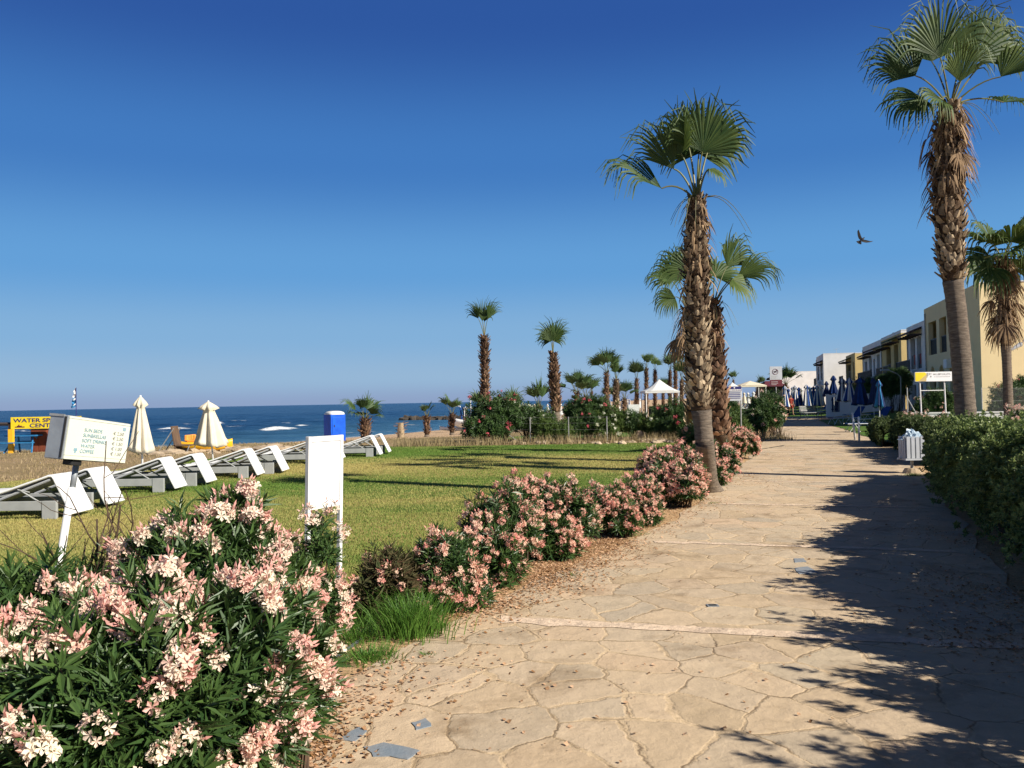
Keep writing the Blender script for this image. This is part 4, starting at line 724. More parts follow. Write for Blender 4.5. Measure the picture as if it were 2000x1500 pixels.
for k, (lab, lo, ff, pm, lm) in enumerate(OB):
    nn = int(sum(l[3] * l[5] for l in lo) * 520) + 60
    if k < 8: lo = [(a, b_ - 4, c, d * 1.28, e, f * 1.12) for a, b_, c, d, e, f in lo]
    bush(lab, [lb(*l) for l in lo], n=min(int(nn * 1.2), 1000), leaf=(.17, .042), ff=ff, cl=9, cr=.06, fr=.04, seed=400 + k, jit=.35, tall=.25, lm=lm, pm=pm, inner=.9, wh=4, sp=.04, name="shrub", cat="shrub")
hedge("clipped box hedge with flat top in front of the white canopy", [(11.2, 12.4, 62, .95), (13.9, 15.2, 62.4, .95)], 1500, 61, leaf=(.16, .08), lm='dark_leaf')
hp = [(at(px, 790, 60)[0], 60.) for px in (1270, 1345)]
def longhedge(label, x0, x1, y0, y1, wd, h, seed, lm='dark_leaf', n=2500):
    r = np.random.default_rng(seed); root = thing("hedge", ((x0 + x1) / 2, (y0 + y1) / 2, float(zg((x0 + x1) / 2, (y0 + y1) / 2))), label, "hedge"); g = G(); z0 = root.location[2]
    g.box((x0, y0 - wd / 2 + .06, z0), (x1, y1 + wd / 2 - .06, z0 + h - .06)); g.build("dark_core", M['core'], root)  # added dark box filling the hedge behind its leaves
    P = np.stack([x0 + (x1 - x0) * r.random(n), y0 + (y1 - y0) * r.random(n) + (r.random(n) - .5) * wd, z0 + h * r.random(n)], -1); m = r.random(n) < .6; P[m, 2] = z0 + h + r.normal(size=m.sum()) * .02; P[~m, 1] = y0 - wd / 2 + r.normal(size=(~m).sum()) * .02
    d = nrm(r.normal(size=(n, 3)) + [0, -.3, .6]); tv, tf = lance(.14, .07); f = G(); f.inst(tv, tf, frames(d, nrm(r.normal(size=(n, 3))), 1), P, r.random(n) * .6); f.build("foliage", M[lm], root); return root
longhedge("long flat topped clipped hedge beyond the lawn under the white canopy", hp[0][0], hp[1][0] + .6, 60, 60.4, .8, 1.1, 62)
longhedge("low clipped hedge on the right of the path before the blue parasols", 17.6, 23.0, 70, 70.5, .6, .55, 63, n=1500)

# ------------------------------------------------------------ grass, litter (uncountable)
def blades(name, P, h, wd, m, seed, tnt, lean=.5):
    r = np.random.default_rng(seed); n = len(P); a = r.random(n) * 6.283; e = np.stack([np.cos(a), np.sin(a), 0 * a], -1); b = r.random(n) * 6.283; l = np.stack([np.cos(b), np.sin(b), 0 * b], -1) * (lean * r.random(n))[:, None]
    mid = P + (l * .35 + [0, 0, .6]) * h[:, None]; tip = P + (l + [0, 0, .95]) * h[:, None]; w_ = (e * wd[:, None])
    V = np.stack([P - w_, P + w_, mid + w_ * .6, mid - w_ * .6, tip], 1).reshape(-1, 3); i = np.arange(n)[:, None] * 5
    g = G(); g.add(V, [i + np.array([[0, 1, 2, 3]]), i + np.array([[3, 2, 4]])], np.repeat(tnt, 5)); return tag(g.build(name, m), kind='stuff')
r = np.random.default_rng(9); N_ = 330000; u = r.random(N_); Yg = 5.2 + 26 * u ** 1.25
xr_ = np.interp(Yg, [q[1] for q in sorted([tuple(p[:2]) for p in LR[1:]], key=lambda q: q[1])], [q[0] for q in sorted([tuple(p[:2]) for p in LR[1:]], key=lambda q: q[1])]); ll = sorted([tuple(p[:2]) for p in LL], key=lambda q: q[1]); xl_ = np.maximum(np.interp(Yg, [q[1] for q in ll], [q[0] for q in ll]), -.66 * Yg)
Xg = xl_ + (xr_ - xl_) * r.random(N_); P = np.stack([Xg, Yg, zg(Xg, Yg) + .004], -1)
patch = np.interp(Yg / 32 + .02 * np.sin(Xg * .5), [0, .22, .32, .44, .53, .64, .76, .84, 1], [.6, .5, .75, .45, .2, .85, .6, .02, .1]) + .22 * np.sin(Xg * .9 + Yg * .5 + 1) + .2 * np.sin(Xg * .31 - Yg * .7)
blades("lawn_grass", P, .018 + .022 * r.random(N_), .0022 + Yg * .00028, M['grass'], 1, np.clip(patch + r.normal(size=N_) * .2, 0, 1))
def tuft(label, px, py, rad, n, h, seed, mt='lush', flat=.8):
    r = np.random.default_rng(seed); c = gnd(px, py); root = thing("grass_tuft", c, label, "grass"); q = r.normal(size=(n, 2)) * rad * .45; P = np.stack([c[0] + q[:, 0], c[1] + q[:, 1], 0 * q[:, 0] + c[2]], -1)
    a = np.arctan2(q[:, 1], q[:, 0]) + r.normal(size=n) * .8; ln = flat * (.2 + .8 * np.hypot(*q.T) / rad + .3 * r.random(n)); hh = h * (.5 + .6 * r.random(n)); K = 5; t = np.linspace(0, 1, K); l = np.stack([np.cos(a), np.sin(a), 0 * a], -1)
    Q = P[:, None] + l[:, None] * (t ** 1.8)[None, :, None] * (ln * hh)[:, None, None] + np.array([0, 0, 1.0]) * ((t - .35 * t ** 3 * 1)[None, :, None] * hh[:, None, None]); b = r.random(n) * 6.28; sd = np.stack([np.cos(b), np.sin(b), 0 * b], -1)[:, None] * (.0035 * (1 - t * .85))[None, :, None]
    V = np.stack([Q + sd, Q - sd], 2).reshape(-1, 3); i = np.arange(n)[:, None] * K * 2; j = np.arange(K - 1)[None, :] * 2; g = G(); g.add(V, np.stack([i + j, i + j + 1, i + j + 3, i + j + 2], -1).reshape(-1, 4), np.repeat(r.random(n), K * 2)); g.build("blades", M[mt], root); return root
tuft("big bright green tuft of long grass between the near oleander and the flower row", 805, 1240, .26, 900, .42, 1, flat=.42)
tuft("green grass tuft beside the right post of the menu board", 690, 1225, .24, 500, .22, 2, flat=.5)
tuft("low green grass patch beside the hose at the path edge", 720, 1290, .20, 380, .13, 3)
tuft("tiny weed sprouting on the path left of the middle", 833, 1284, .05, 60, .05, 4)
tuft("short grass patch at the edge of the lawn left of the big tuft", 740, 1180, .35, 700, .18, 5)
tuft("small weed at the foot of the far flower row where the path widens", 1250, 1048, .16, 160, .05, 6)
tuft("small bright grass patch below the litter bin", 1785, 930, .22, 300, .09, 7)
tuft("small green weed at the path edge right of the big tuft", 862, 1228, 0.08, 90, 0.07, 11)
tuft("tiny weed under the tall leafy oleander at the path edge", 1120, 1128, 0.1, 80, 0.06, 12)
tuft("tiny weed at the foot of the near middle palm", 1395, 985, 0.12, 90, 0.06, 13)
tuft("green weed patch below the foreground oleander at the path edge", 620, 1330, 0.12, 150, 0.1, 14)
tuft("green weed clump between the hose and the foreground oleander", 700, 1255, 0.16, 260, 0.2, 15)
r = np.random.default_rng(19); N_ = 26000; Yd = 17 + 34 * r.random(N_) ** 1.2; Xd = np.interp(Yd, [q[1] for q in ll], [q[0] for q in ll]) - .15 - 22 * r.random(N_) ** 1.5; dd = shore_d(Xd, Yd); k = (dd > 17 + 5 * np.sin(Xd * .5)) & (np.sin(Xd * 1.7 + Yd) + np.sin(Yd * 1.3 - Xd * .6) + r.normal(size=N_) * .7 > -.2) & (Xd > -.66 * Yd)
P = np.stack([Xd, Yd, zg(Xd, Yd) + lump(Xd, Yd)], -1)[k]; blades("dry_beach_grass", P, .03 + .10 * r.random(len(P)), .004 + .010 * r.random(len(P)), M['drygrass'], 2, r.random(len(P)), .9)
# dry weeds at the fence foot
P = np.stack([-4.5 + 15 * r.random(5000), 32.2 + r.normal(size=5000) * .5, np.zeros(5000)], -1); P[:, 2] = zg(P[:, 0], P[:, 1]); blades("dry_weeds_at_fence", P, .08 + .38 * r.random(5000) ** 2, .006 + .008 * r.random(5000), M['drygrass'], 3, r.random(5000) * .5, .7)
# fallen blossom
def litter(name, spots, seed, m='litter'):
    r = np.random.default_rng(seed); X = []; Y = []
    for (px, py, rx, ry, n) in spots: c = gnd(px, py); X.append(c[0] + r.normal(size=n) * rx); Y.append(c[1] + r.normal(size=n) * ry)
    X = np.concatenate(X); Y = np.concatenate(Y); n = len(X); v = np.array([(-.5, -.3, 0), (.45, -.4, .12), (.5, .35, .05), (-.35, .45, .2)]); a = r.random(n) * 6.283; s = .010 + .018 * r.random(n) ** 1.3
    d = np.stack([np.cos(a), np.sin(a), r.normal(size=n) * .2], -1); g = G(); g.inst(v, np.array([(0, 1, 2, 3)]), frames(d, nrm(np.stack([r.normal(size=n) * .3, r.normal(size=n) * .3, np.ones(n)], -1)), s), np.stack([X, Y, zg(X, Y) + .016 + .006 * r.random(n)], -1), np.clip(r.random(n) ** 1.5, 0, 1)); tag(g.build(name, M[m]), kind='stuff')
litter("fallen_blossom", [(560, 1470, .12, .25, 1500), (520, 1500, .15, .2, 1100), (620, 1400, .18, .25, 500), (700, 1330, .25, .3, 260), (760, 1330, .4, .5, 160), (900, 1190, .18, .3, 600), (960, 1180, .2, .25, 800), (1040, 1130, .26, .4, 2600), (1110, 1090, .25, .45, 2800), (1180, 1060, .24, .5, 2400), (1250, 1020, .22, .5, 1200), (1310, 990, .25, .6, 1100), (1345, 980, .3, .5, 600), (1440, 930, .4, 1.2, 500), (1460, 885, .4, 1.5, 400), (1950, 1170, .35, .6, 900), (1960, 1260, .3, .5, 700), (1900, 1060, .3, .8, 600), (1250, 1300, 1.2, 1.6, 130), (1000, 1300, .6, .8, 120)], 8)
# ------------------------------------------------------------ sun loungers
def make_lounger(loc, label, group):
    t = thing("sun_lounger", loc, label, "sun lounger", group); B = lambda g, n, m, bv=.006: g.build(n, m, t, world=False, bevel=bv)
    g = G(); g.box((-1.99, .01, .13), (-.01, .05, .27)); g.box((-1.99, .65, .13), (-.01, .69, .27)); g.box((-1.955, .052, .135), (-1.915, .648, .265)); g.box((-.085, .052, .135), (-.045, .648, .265)); g.box((-1.0, .052, .15), (-.95, .648, .2)); B(g, "frame", M['lounger'])
    for x in (-2.0, -.22):
        for y in (0, .64): g = G(); g.box((x, y, 0), (x + .22, y + .06, .272)); B(g, "leg", M['lounger'])
    g = G(); g.box((-1.9, .055, .235), (-1.0, .645, .25)); B(g, "seat_panel", M['sling'], 0)
    g = G()
    for y in (.07, .60):
        g.tube([(-1.0, y + .015, .26), (-.13, y + .015, .585)], .02, 6)
    g.tube([(-.16, .07, .575), (-.16, .63, .575)], .018, 6)
    v = np.array([(-1.0, .085, .255), (-.15, .085, .57), (-.15, .615, .57), (-1.0, .615, .255)]); v2 = v - [0, 0, .015]; g.add(np.concatenate([v, v2]), np.array([(0, 1, 2, 3), (7, 6, 5, 4)])); B(g, "backrest", M['sling'], 0)
    g = G()
    for y in (.06, .62): g.tube([(-.56, y, .42), (-.30, y, .26)], .014, 5); g.tube([(-.62, y, .44), (-.44, y, .40)], .012, 5)
    g.tube([(-.56, .06, .42), (-.56, .62, .42)], .012, 5); B(g, "prop", M['lounger'], 0)
    # mattress folded over the raised back
    pr = [(-1.97, .275), (-1.6, .285), (-1.35, .30), (-1.1, .335), (-.8, .42), (-.5, .52), (-.25, .600), (-.14, .636), (-.095, .632), (-.065, .59), (-.02, .50), (.055, .35), (.135, .19), (.20, .06)]; pr = np.array(pr)
    nn = nrm(np.gradient(pr, axis=0)); nr = np.stack([-nn[:, 1], nn[:, 0]], -1); th = np.array([.026] * 3 + [.02] * 4 + [.022] * 3 + [.026] * 4)[:, None]; up = pr + nr * th; dn = pr - nr * th * .6
    K = len(pr); ys = np.linspace(.045, .655, 7); V = []; r = np.random.default_rng(1)
    for y in ys: V.append(np.stack([up[:, 0], np.full(K, y), up[:, 1] + r.normal(size=K) * .0015], -1))
    for y in ys: V.append(np.stack([dn[:, 0], np.full(K, y), dn[:, 1]], -1))
    V = np.concatenate(V); n7 = len(ys); i = np.arange(n7 - 1)[:, None] * K; j = np.arange(K - 1)[None, :]; f1 = np.stack([i + j, i + j + 1, i + K + j + 1, i + K + j], -1).reshape(-1, 4); o = n7 * K; f2 = f1[:, ::-1] + o
    jj = np.arange(K - 1); e1 = np.stack([jj, o + jj, o + jj + 1, jj + 1], -1); q = (n7 - 1) * K; e2 = np.stack([q + jj, q + jj + 1, o + q + jj + 1, o + q + jj], -1); ii = np.arange(n7 - 1) * K; e3 = np.stack([ii, ii + K, o + ii + K, o + ii], -1); e4 = np.stack([ii + K - 1, o + ii + K - 1, o + ii + 2 * K - 1, ii + 2 * K - 1], -1)
    g = G(); g.add(V, np.concatenate([f1, f2, e1, e2, e3, e4])); mm = g.build("mattress", M['mattress'], t, world=False, smooth=True, bevel=.012); return t
LG = "grey sun loungers facing the sea"
spots = [(-6.83, 12.55, "grey lounger with white mattress, nearest of all, crossing behind the leaning pole"), (-6.87, 13.7, "grey lounger with white mattress right beside the nearest lounger"), (-6.74, 16.2, "near lounger of the second pair, right of the price box pole"), (-6.55, 17.35, "far lounger of the second pair, before the left cream parasol"),
         (-6.0, 19.0, "near lounger of the third pair, under the right cream parasol"), (-5.72, 20.05, "far lounger of the third pair, last one left of the menu board"), (-5.45, 23.2, "lounger mostly hidden behind the menu board, its foot showing left"), (-5.2, 24.3, "lounger behind the menu board with its mattress end showing right"), (-4.3, 25.8, "near lounger of the last pair, right of the menu board"), (-4.2, 27.0, "far lounger of the last pair, farthest of all")]
L0 = None
for k, (x, y, lab) in enumerate(spots):
    loc = (x, y, float(zg(x, y)) + .01)
    if L0 is None: L0 = make_lounger(loc, lab, LG); o = L0
    else: o = dup(L0, loc, 0, lab)
    o.rotation_euler[2] = R_([-2, -2, 1, 1, 2, 1, 0, -1, 1, 2][k])

# ------------------------------------------------------------ closed parasols
def parasol(loc, label, cloth, H=2.0, zb=.72, rb=.22, group=None, seed=0, lean=(0, 0), name="closed_parasol", n=40, cloth2=None, pole=M['white_paint'], tip=.035, nf=8, base=False):
    t = thing(name, loc, label, "parasol", group); r = np.random.default_rng(seed); L = np.array([lean[0], lean[1]])
    g = G(); g.tube([(0, 0, -.1), (L[0] * .5, L[1] * .5, H / 2), (L[0], L[1], H + .02)], tip * .6, 8); g.build("pole", pole, t, world=False, smooth=True)
    pf = [(.01, H), (rb * .22, H - .04), (rb * .50, H - .13 * H / 2), (rb * .62, H - .2 * H / 2), (rb * .36, H - .26 * H / 2), (rb * .42, H - .36 * H / 2)] + [(rb * (.42 + .58 * s ** .9), (H - .36 * H / 2) * (1 - s) + zb * s) for s in (.15, .35, .55, .75, .9, 1)] + [(rb * .6, zb + .03)]
    K = len(pf); a = np.arange(n) * 2 * np.pi / n; ph = r.random() * 6; V = np.zeros((K, n, 3))
    for k, (R0, z) in enumerate(pf):
        am = [0, .05, .15, .3, .12, .16, .20, .24, .27, .29, .32, .34, .3][k]; rr = R0 * (1 + am * np.sign(np.cos(nf * a + ph)) * np.abs(np.cos(nf * a + ph)) ** .7 + .06 * np.sin(3 * a + ph + z * 2))
        V[k, :, 0] = rr * np.cos(a) + L[0] * z / H; V[k, :, 1] = rr * np.sin(a) + L[1] * z / H; V[k, :, 2] = z + (.03 * np.cos(nf * a + ph) + .03 * np.sin(2 * a)) * (k > 9)
    i = np.arange(K - 1)[:, None] * n; j = np.arange(n)[None, :]; j2 = (j + 1) % n; F_ = np.stack([i + j, i + j2, i + n + j2, i + n + j], -1).reshape(-1, 4); V = V.reshape(-1, 3)
    if cloth2 is None: g = G(); g.add(V, F_); g.build("canopy", cloth, t, world=False, smooth=True)
    else:
        g = G(); jm = (np.tile(np.arange(n), K - 1) // max(1, n // nf)) % 2; g.add(V, F_[jm == 0], mi=0); g.add(V, F_[jm == 1], mi=1); g.build("canopy", [cloth, cloth2], t, world=False, smooth=True)
    g = G(); kk = 4; g.tube([(rb * .39 * math.cos(q) + L[0] * pf[kk][1] / H, rb * .39 * math.sin(q) + L[1] * pf[kk][1] / H, pf[kk][1]) for q in np.linspace(0, 6.28, 13)], .008, 4); g.build("tie_strap", cloth, t, world=False)
    return t
p = at(279, 900, 18.3); parasol((p[0], 18.3, 0), "closed cream parasol, the straight narrow one on the left", M['cream'], H=1.90, zb=.68, rb=.215, seed=3, group="closed cream parasols between the loungers", lean=(-.04, 0))
p = at(418, 900, 21.2); parasol((p[0], 21.2, 0), "closed cream parasol, the wide flared one on the right with its top leaning left", M['cream'], H=1.78, zb=.66, rb=.33, seed=8, group="closed cream parasols between the loungers", lean=(-.13, 0), nf=7, n=42)

# ------------------------------------------------------------ price light box on its leaning pole
t = thing("price_sign", (at(106, 1165, 5.8)[0] - .08, 5.8, 0), "cream light box with faded blue price list on a leaning white pole", "sign")
pb = np.array(t.location); pt = at(150, 900, 5.95); pm_ = at(143, 940, 5.93)
g = G(); g.tube([pb - [0, 0, .1], at(106, 1165, 5.8), at(140, 952, 5.92)], [.027, .026, .025], 14); g.build("pole", M['white_paint'], t, smooth=True)
g = G(); g.tube([at(140, 962, 5.92), pt], [.020, .021], 12); g.build("inner_pole", M['alu'], t, smooth=True)
g = G(); TL = at(137, 811, 5.65); e0 = at(256, 828, 6.28); bl = at(130, 897, 5.65); ux = nrm(e0 - TL); uz = nrm(TL - bl); uz = nrm(uz - (uz @ ux) * ux); un = np.cross(ux, uz)  # un points away from the lit face
W_ = np.linalg.norm(e0 - TL); H_ = np.linalg.norm(TL - bl); RB = np.stack([ux, un, uz], -1)
if (un @ (CAM - TL)) > 0: un = -un; RB = np.stack([ux, un, uz], -1)
D_ = .15
g.box((0, .012, -H_), (W_, D_, 0), RB, org=TL); g.build("box", M['alu'], t, bevel=.004)
g = G(); g.box((0.004, 0, -H_ + .004), (W_ - .004, .010, -H_ + .028), RB, org=TL); g.box((.004, 0, -.018), (W_ - .004, .010, -.004), RB, org=TL); g.box((.004, 0, -H_ + .03), (.016, .010, -.02), RB, org=TL); g.box((W_ - .016, 0, -H_ + .03), (W_ - .004, .010, -.02), RB, org=TL); g.build("frame", M['off_panel'], t)
g = G(); g.box((.016, .003, -H_ + .03), (W_ - .016, .011, -.02), RB, org=TL); pn = g.build("panel", M['off_panel'], t)
g = G(); g.box((-.004, .020, -H_ + .01), (-.0005, .034, -.01), RB, org=TL); g.build("gap", M['alu_dark'], t)
g = G(); g.box((-.003, .04, -H_ - .002), (W_, D_ + .004, -H_ + .012 - .015), RB, org=TL); g.box((-.006, .038, -.012), (.001, D_ + .005, .004), RB, org=TL); g.build("rim", M['galv'], t)
g = G(); g.box((-.05, -.03, -.035), (.05, .045, 0), RB, org=TL + ux * (.16) - uz * (H_ + .003) + un * .05); g.build("bracket", M['black'], t, bevel=.006)
def onface(x, z): return Matrix(((ux[0], uz[0], -un[0], (TL + ux * x + uz * z)[0] - t.location[0]), (ux[1], uz[1], -un[1], (TL + ux * x + uz * z)[1] - t.location[1]), (ux[2], uz[2], -un[2], (TL + ux * x + uz * z)[2] - t.location[2]), (0, 0, 0, 1)))
for k, (a_, b_) in enumerate((("SUN BEDS", "€ 2.50"), ("SUNBRELLAS", "€ 2.50"), ("SOFT DRINKS", "€ 1.50"), ("WATER", "€ 1.00"), ("COFFEE", "€ 1.50"))):
    z = -.095 - k * .037; roof_text(a_, .034, M['blue_ink'], t, onface(.16 - k * .004, z), ext=.0006, sx=1.22); roof_text(b_, .032, M['grey_ink'], t, onface(W_ * .72, z), ext=.0006, sx=1.4)
g = G(); g.box((.085, .0015, -.235), (.12, .0028, -.215), RB, org=TL); g.box((.095, .0015, -.25), (.11, .0028, -.236), RB, org=TL); g.box((W_ - .08, .0015, -.06), (W_ - .045, .0028, -.035), RB, org=TL); g.build("emblem", M['blue_ink'], t)

# ------------------------------------------------------------ menu board
A = at(600, 853, 6.40); Bp = at(668, 849, 6.76); lowA = at(586, 1190, 6.36); lowB = at(650, 1190, 6.72)
t = thing("menu_board", (lowA[0], lowA[1], 0), "white menu board framed on two slim white posts, glaring in the sun", "board")
ux = nrm(Bp - A); uz = nrm(A - lowA); uz = nrm(uz - (uz @ ux) * ux); un = np.cross(ux, uz); RB = np.stack([ux, un, uz], -1); W_ = np.linalg.norm(Bp - A); gz = A[2] / uz[2]; ph = .525
for x in (0, W_ - .034): g = G(); g.box((x, -.017, -gz - .05), (x + .034, .017, 0), RB, org=A); g.build("post", M['white_paint'], t, bevel=.003)
for a_, b_ in ((-.042, -.002), (-ph - .036, -ph)): g = G(); g.box((.036, -.016, a_), (W_ - .036, .016, b_), RB, org=A); g.build("rail", M['white_paint'], t)
g = G(); g.box((.036, -.003, -ph + .001), (W_ - .036, .008, -.044), RB, org=A); g.build("panel", M['white_panel'], t)
g = G(); r = np.random.default_rng(4)
for k in range(17):
    z = -.075 - k * .026; w_ = .06 + .16 * r.random(); x = W_ / 2 - w_ / 2
    while w_ > .02: q = .015 + .03 * r.random(); g.box((x, -.0046, z), (x + q, -.0034, z + .008), RB, org=A); x += q + .008; w_ -= q + .008
g.build("faded_writing", M['pale_ink'], t)

# ------------------------------------------------------------ litter bin
p = at(1780, 872, 17.4); b = np.array([p[0], 17.4, 0]); t = thing("litter_bin", b, "grey slatted litter bin at the hedge by the path", "bin")
zb_ = at(1780, 896, 17.4)[2]; zt = at(1780, 852, 17.4)[2]
g = G()
for k in range(4):
    for s_ in (-1, 1): g.box((-.18 + k * .095, s_ * .17 - .01, zb_ + .02), (-.18 + k * .095 + .072, s_ * .17 + .01, zt), org=b); g.box((s_ * .19 - .01, -.15 + k * .08, zb_ + .02), (s_ * .19 + .01, -.15 + k * .08 + .06, zt), org=b)
g.build("slats", M['sign_grey'], t, bevel=.004)
g = G(); g.box((-.21, -.19, zb_ - .02), (.21, .19, zb_ + .018), org=b); g.box((-.30, -.02, zb_ - .01), (-.211, .02, zb_ + .012), org=b); g.build("bottom_tray", M['sign_grey'], t)
g = G(); g.box((-.165, -.145, zb_ + .03), (.165, .145, zt - .03), org=b); g.build("liner", M['white_paint'], t)
g = G(); g.tube([b + [0, 0, -.1], b + [0, 0, zb_ - .02]], .03, 10); g.build("post", M['galv'], t); g = G(); g.lathe([(0, .12), (.14, .11), (.2, 0)], 12, c=b); g.build("footing", M['rock'], t)
r = np.random.default_rng(2); g = G(); n = 22; pf = [(.01, .10), (.07, .09), (.12, .05), (.16, 0), (.175, -.04), (.17, -.07)]; V = []
for R0, z in pf: a = np.arange(n) * 6.283 / n; rr = R0 * (1 + .25 * r.normal(size=n)); V.append(np.stack([rr * np.cos(a), rr * np.sin(a) * .8, z + .03 * r.normal(size=n)], -1) + b + [0, 0, zt + .02])
i = np.arange(len(pf) - 1)[:, None] * n; j = np.arange(n)[None, :]; j2 = (j + 1) % n; g.add(np.concatenate(V), np.stack([i + j, i + j2, i + n + j2, i + n + j], -1).reshape(-1, 4)); bg = g.build("plastic_bag", M['bag'], None); tag(bg, "crumpled pale blue plastic bag lying on the litter bin", "bag")

# two white marker posts
for (px, py, top, Yd, lab) in ((1670, 848, 807, 30.5, "thin white post, the taller leaning one of two beside the path"), (1678, 853, 815, 29.8, "thin white post, the shorter upright one of two beside the path")):
    q = at(px, py, Yd); e = at(px - (5 if top == 807 else 1), top, Yd); t = thing("marker_post", (q[0], Yd, 0), lab, "post"); g = G(); g.tube([(q[0], Yd, -.05), e], .036, 10); g.build("pole", M['white_paint'], t, smooth=True); g = G(); g.tube([e - [0, 0, .01], e + [0, 0, .03]], [.042, .02], 10); g.build("cap", M['white_paint'], t)

# ------------------------------------------------------------ hotel board, notices
Yh = 26.5; c0 = at(1786, 727, Yh); c1 = at(1858, 727, Yh); zt_ = c0[2]; hb = .30
t = thing("hotel_sign", (at(1803, 830, Yh)[0], Yh, 0), "white hotel board with a yellow corner on two white posts", "sign")
g = G(); g.box((c0[0], Yh - .03, zt_ - hb), (c1[0], Yh + .03, zt_)); g.build("board", M['white_panel'], t, bevel=.004)
g = G(); x0 = c0[0] + .01; g.add([(x0, Yh - .033, zt_ - hb + .01), (x0 + .34, Yh - .033, zt_ - hb + .01), (x0 + .36, Yh - .033, zt_ - .06), (x0 + .30, Yh - .033, zt_ - .01), (x0, Yh - .033, zt_ - .01)], [np.array([(0, 1, 2)]), np.array([(0, 2, 3, 4)])]); g.build("yellow_corner", M['yellow'], t)
g = G(); g.add([(x0 + .10, Yh - .036, zt_ - hb + .01), (x0 + .34, Yh - .036, zt_ - hb + .01), (x0 + .36, Yh - .036, zt_ - .06)], np.array([(0, 1, 2)])); g.build("gold_wedge", M['wallO'], t)
g = G()
for (a_, b_, c_, d_) in ((.37, -.13, .42, -.03), (.44, -.10, .47, -.03), (.48, -.17, .52, -.12), (.37, -.17, .40, -.14), (.49, -.08, .52, -.04)): g.box((c0[0] + a_, Yh - .034, zt_ + b_), (c0[0] + c_, Yh - .031, zt_ + d_))
g.build("emblem", M['grey_ink'], t)
g = G(); r = np.random.default_rng(8); x = c0[0] + .57
while x < c1[0] - .05:
    q = .022 + .02 * r.random(); g.box((x, Yh - .034, zt_ - .105), (x + .006, Yh - .031, zt_ - .045)); g.box((x + .007, Yh - .034, zt_ - (.06 if r.random() > .5 else .105)), (x + q - .006, Yh - .031, zt_ - (.048 if r.random() > .5 else .092))); x += q + .008
x = c0[0] + .60
while x < c1[0] - .08: q = .02 + .03 * r.random(); g.box((x, Yh - .034, zt_ - .165), (x + q, Yh - .031, zt_ - .150)); x += q + .012
g.build("lettering", M['grey_ink'], t)
for px in (1798, 1846): q = at(px, 780, Yh); g = G(); g.tube([(q[0] + .05, Yh + .04, 0), (q[0], Yh + .04, zt_ - .02)], .024, 8); g.build("post", M['white_paint'], t)
g = G(); q0 = at(1799, 763, Yh); q1 = at(1847, 763, Yh); g.tube([(q0[0], Yh + .04, q0[2]), (q1[0], Yh + .04, q0[2])], .014, 6); g.build("crossbar", M['white_paint'], t)
# no dogs notice
Yn = 35.0; a_ = at(1503, 716, Yn); b_ = at(1527, 716, Yn); zt_ = a_[2]; w_ = b_[0] - a_[0]; zl = at(1503, 755, Yn)[2]; cx = (a_[0] + b_[0]) / 2
t = thing("no_dogs_sign", (cx, Yn, 0), "tall grey notice with a no dogs roundel and dark red foot on a post", "sign")
g = G(); g.box((a_[0], Yn - .015, zl), (b_[0], Yn + .015, zt_)); g.build("board", M['sign_grey'], t)
g = G(); g.box((a_[0] + .003, Yn - .019, zl + .003), (b_[0] - .003, Yn - .0155, zl + (zt_ - zl) * .33)); g.build("red_panel", M['maroon'], t)
g = G(); g.tube([(cx, Yn + .03, 0), (cx, Yn + .03, zt_ - .1)], .025, 8); g.build("post", M['galv'], t)
g = G(); cz = zt_ - .22; cxx = cx - .03; R0 = .115; g.tube([(cxx + R0 * math.cos(q), Yn - .018, cz + R0 * math.sin(q)) for q in np.linspace(0, 6.283, 25)], .010, 5); g.tube([(cxx - .08, Yn - .02, cz - .08), (cxx + .08, Yn - .02, cz + .08)], .008, 5); g.build("roundel", M['maroon'], t)
g = G(); 
for q in ((-.055, -.02, .05, .025), (.03, .02, .075, .055), (-.052, -.06, -.035, -.02), (.03, -.06, .047, -.02), (-.075, .015, -.05, .03)): g.box((cxx + q[0], Yn - .0195, cz + q[1]), (cxx + q[2], Yn - .016, cz + q[3]))
g.build("dog_silhouette", M['black'], t)
g = G(); r = np.random.default_rng(6)
for k in range(5): g.box((a_[0] + .04, Yn - .018, zt_ - .40 - k * .035), (a_[0] + .18 + .25 * r.random(), Yn - .0155, zt_ - .388 - k * .035))
g.build("writing", M['grey_ink'], t)
g = G()
for k in range(3): g.box((a_[0] + .05, Yn - .021, zl + .19 - k * .06), (a_[0] + .2 + .2 * r.random(), Yn - .0195, zl + .20 - k * .06))
g.build("small_writing", M['white_paint'], t)
# blue and white notice
Yb = 27.0; a_ = at(1420, 755, Yb); b_ = at(1448, 755, Yb); zt_ = a_[2]; zl = at(1420, 783, Yb)[2]; t = thing("beach_notice", (b_[0] - .03, Yb, 0), "blue and white beach notice on a thin post between the bushes", "sign")
g = G(); g.box((a_[0], Yb - .012, zl), (b_[0], Yb + .012, zt_)); g.build("board", M['sign_grey'], t)
hh = zt_ - zl; g = G(); g.box((a_[0] + .003, Yb - .016, zt_ - hh * .33), (b_[0] - .003, Yb - .0125, zt_ - .003))
for k in range(4): g.box((a_[0] + .04, Yb - .016, zt_ - hh * (.48 + .12 * k)), (b_[0] - .04, Yb - .0125, zt_ - hh * (.43 + .12 * k)))
g.build("blue_panel", M['navy_ink'], t)
g = G(); x = a_[0] + .03; r = np.random.default_rng(7)
while x < b_[0] - .05: q = .02 + .02 * r.random(); g.box((x, Yb - .019, zt_ - hh * .30), (x + q, Yb - .0165, zt_ - hh * .2)); x += q + .01
g.box(((a_[0] + b_[0]) / 2 - .02, Yb - .019, zt_ - hh * .14), ((a_[0] + b_[0]) / 2 + .02, Yb - .0165, zt_ - hh * .05)); g.build("lettering", M['white_paint'], t)
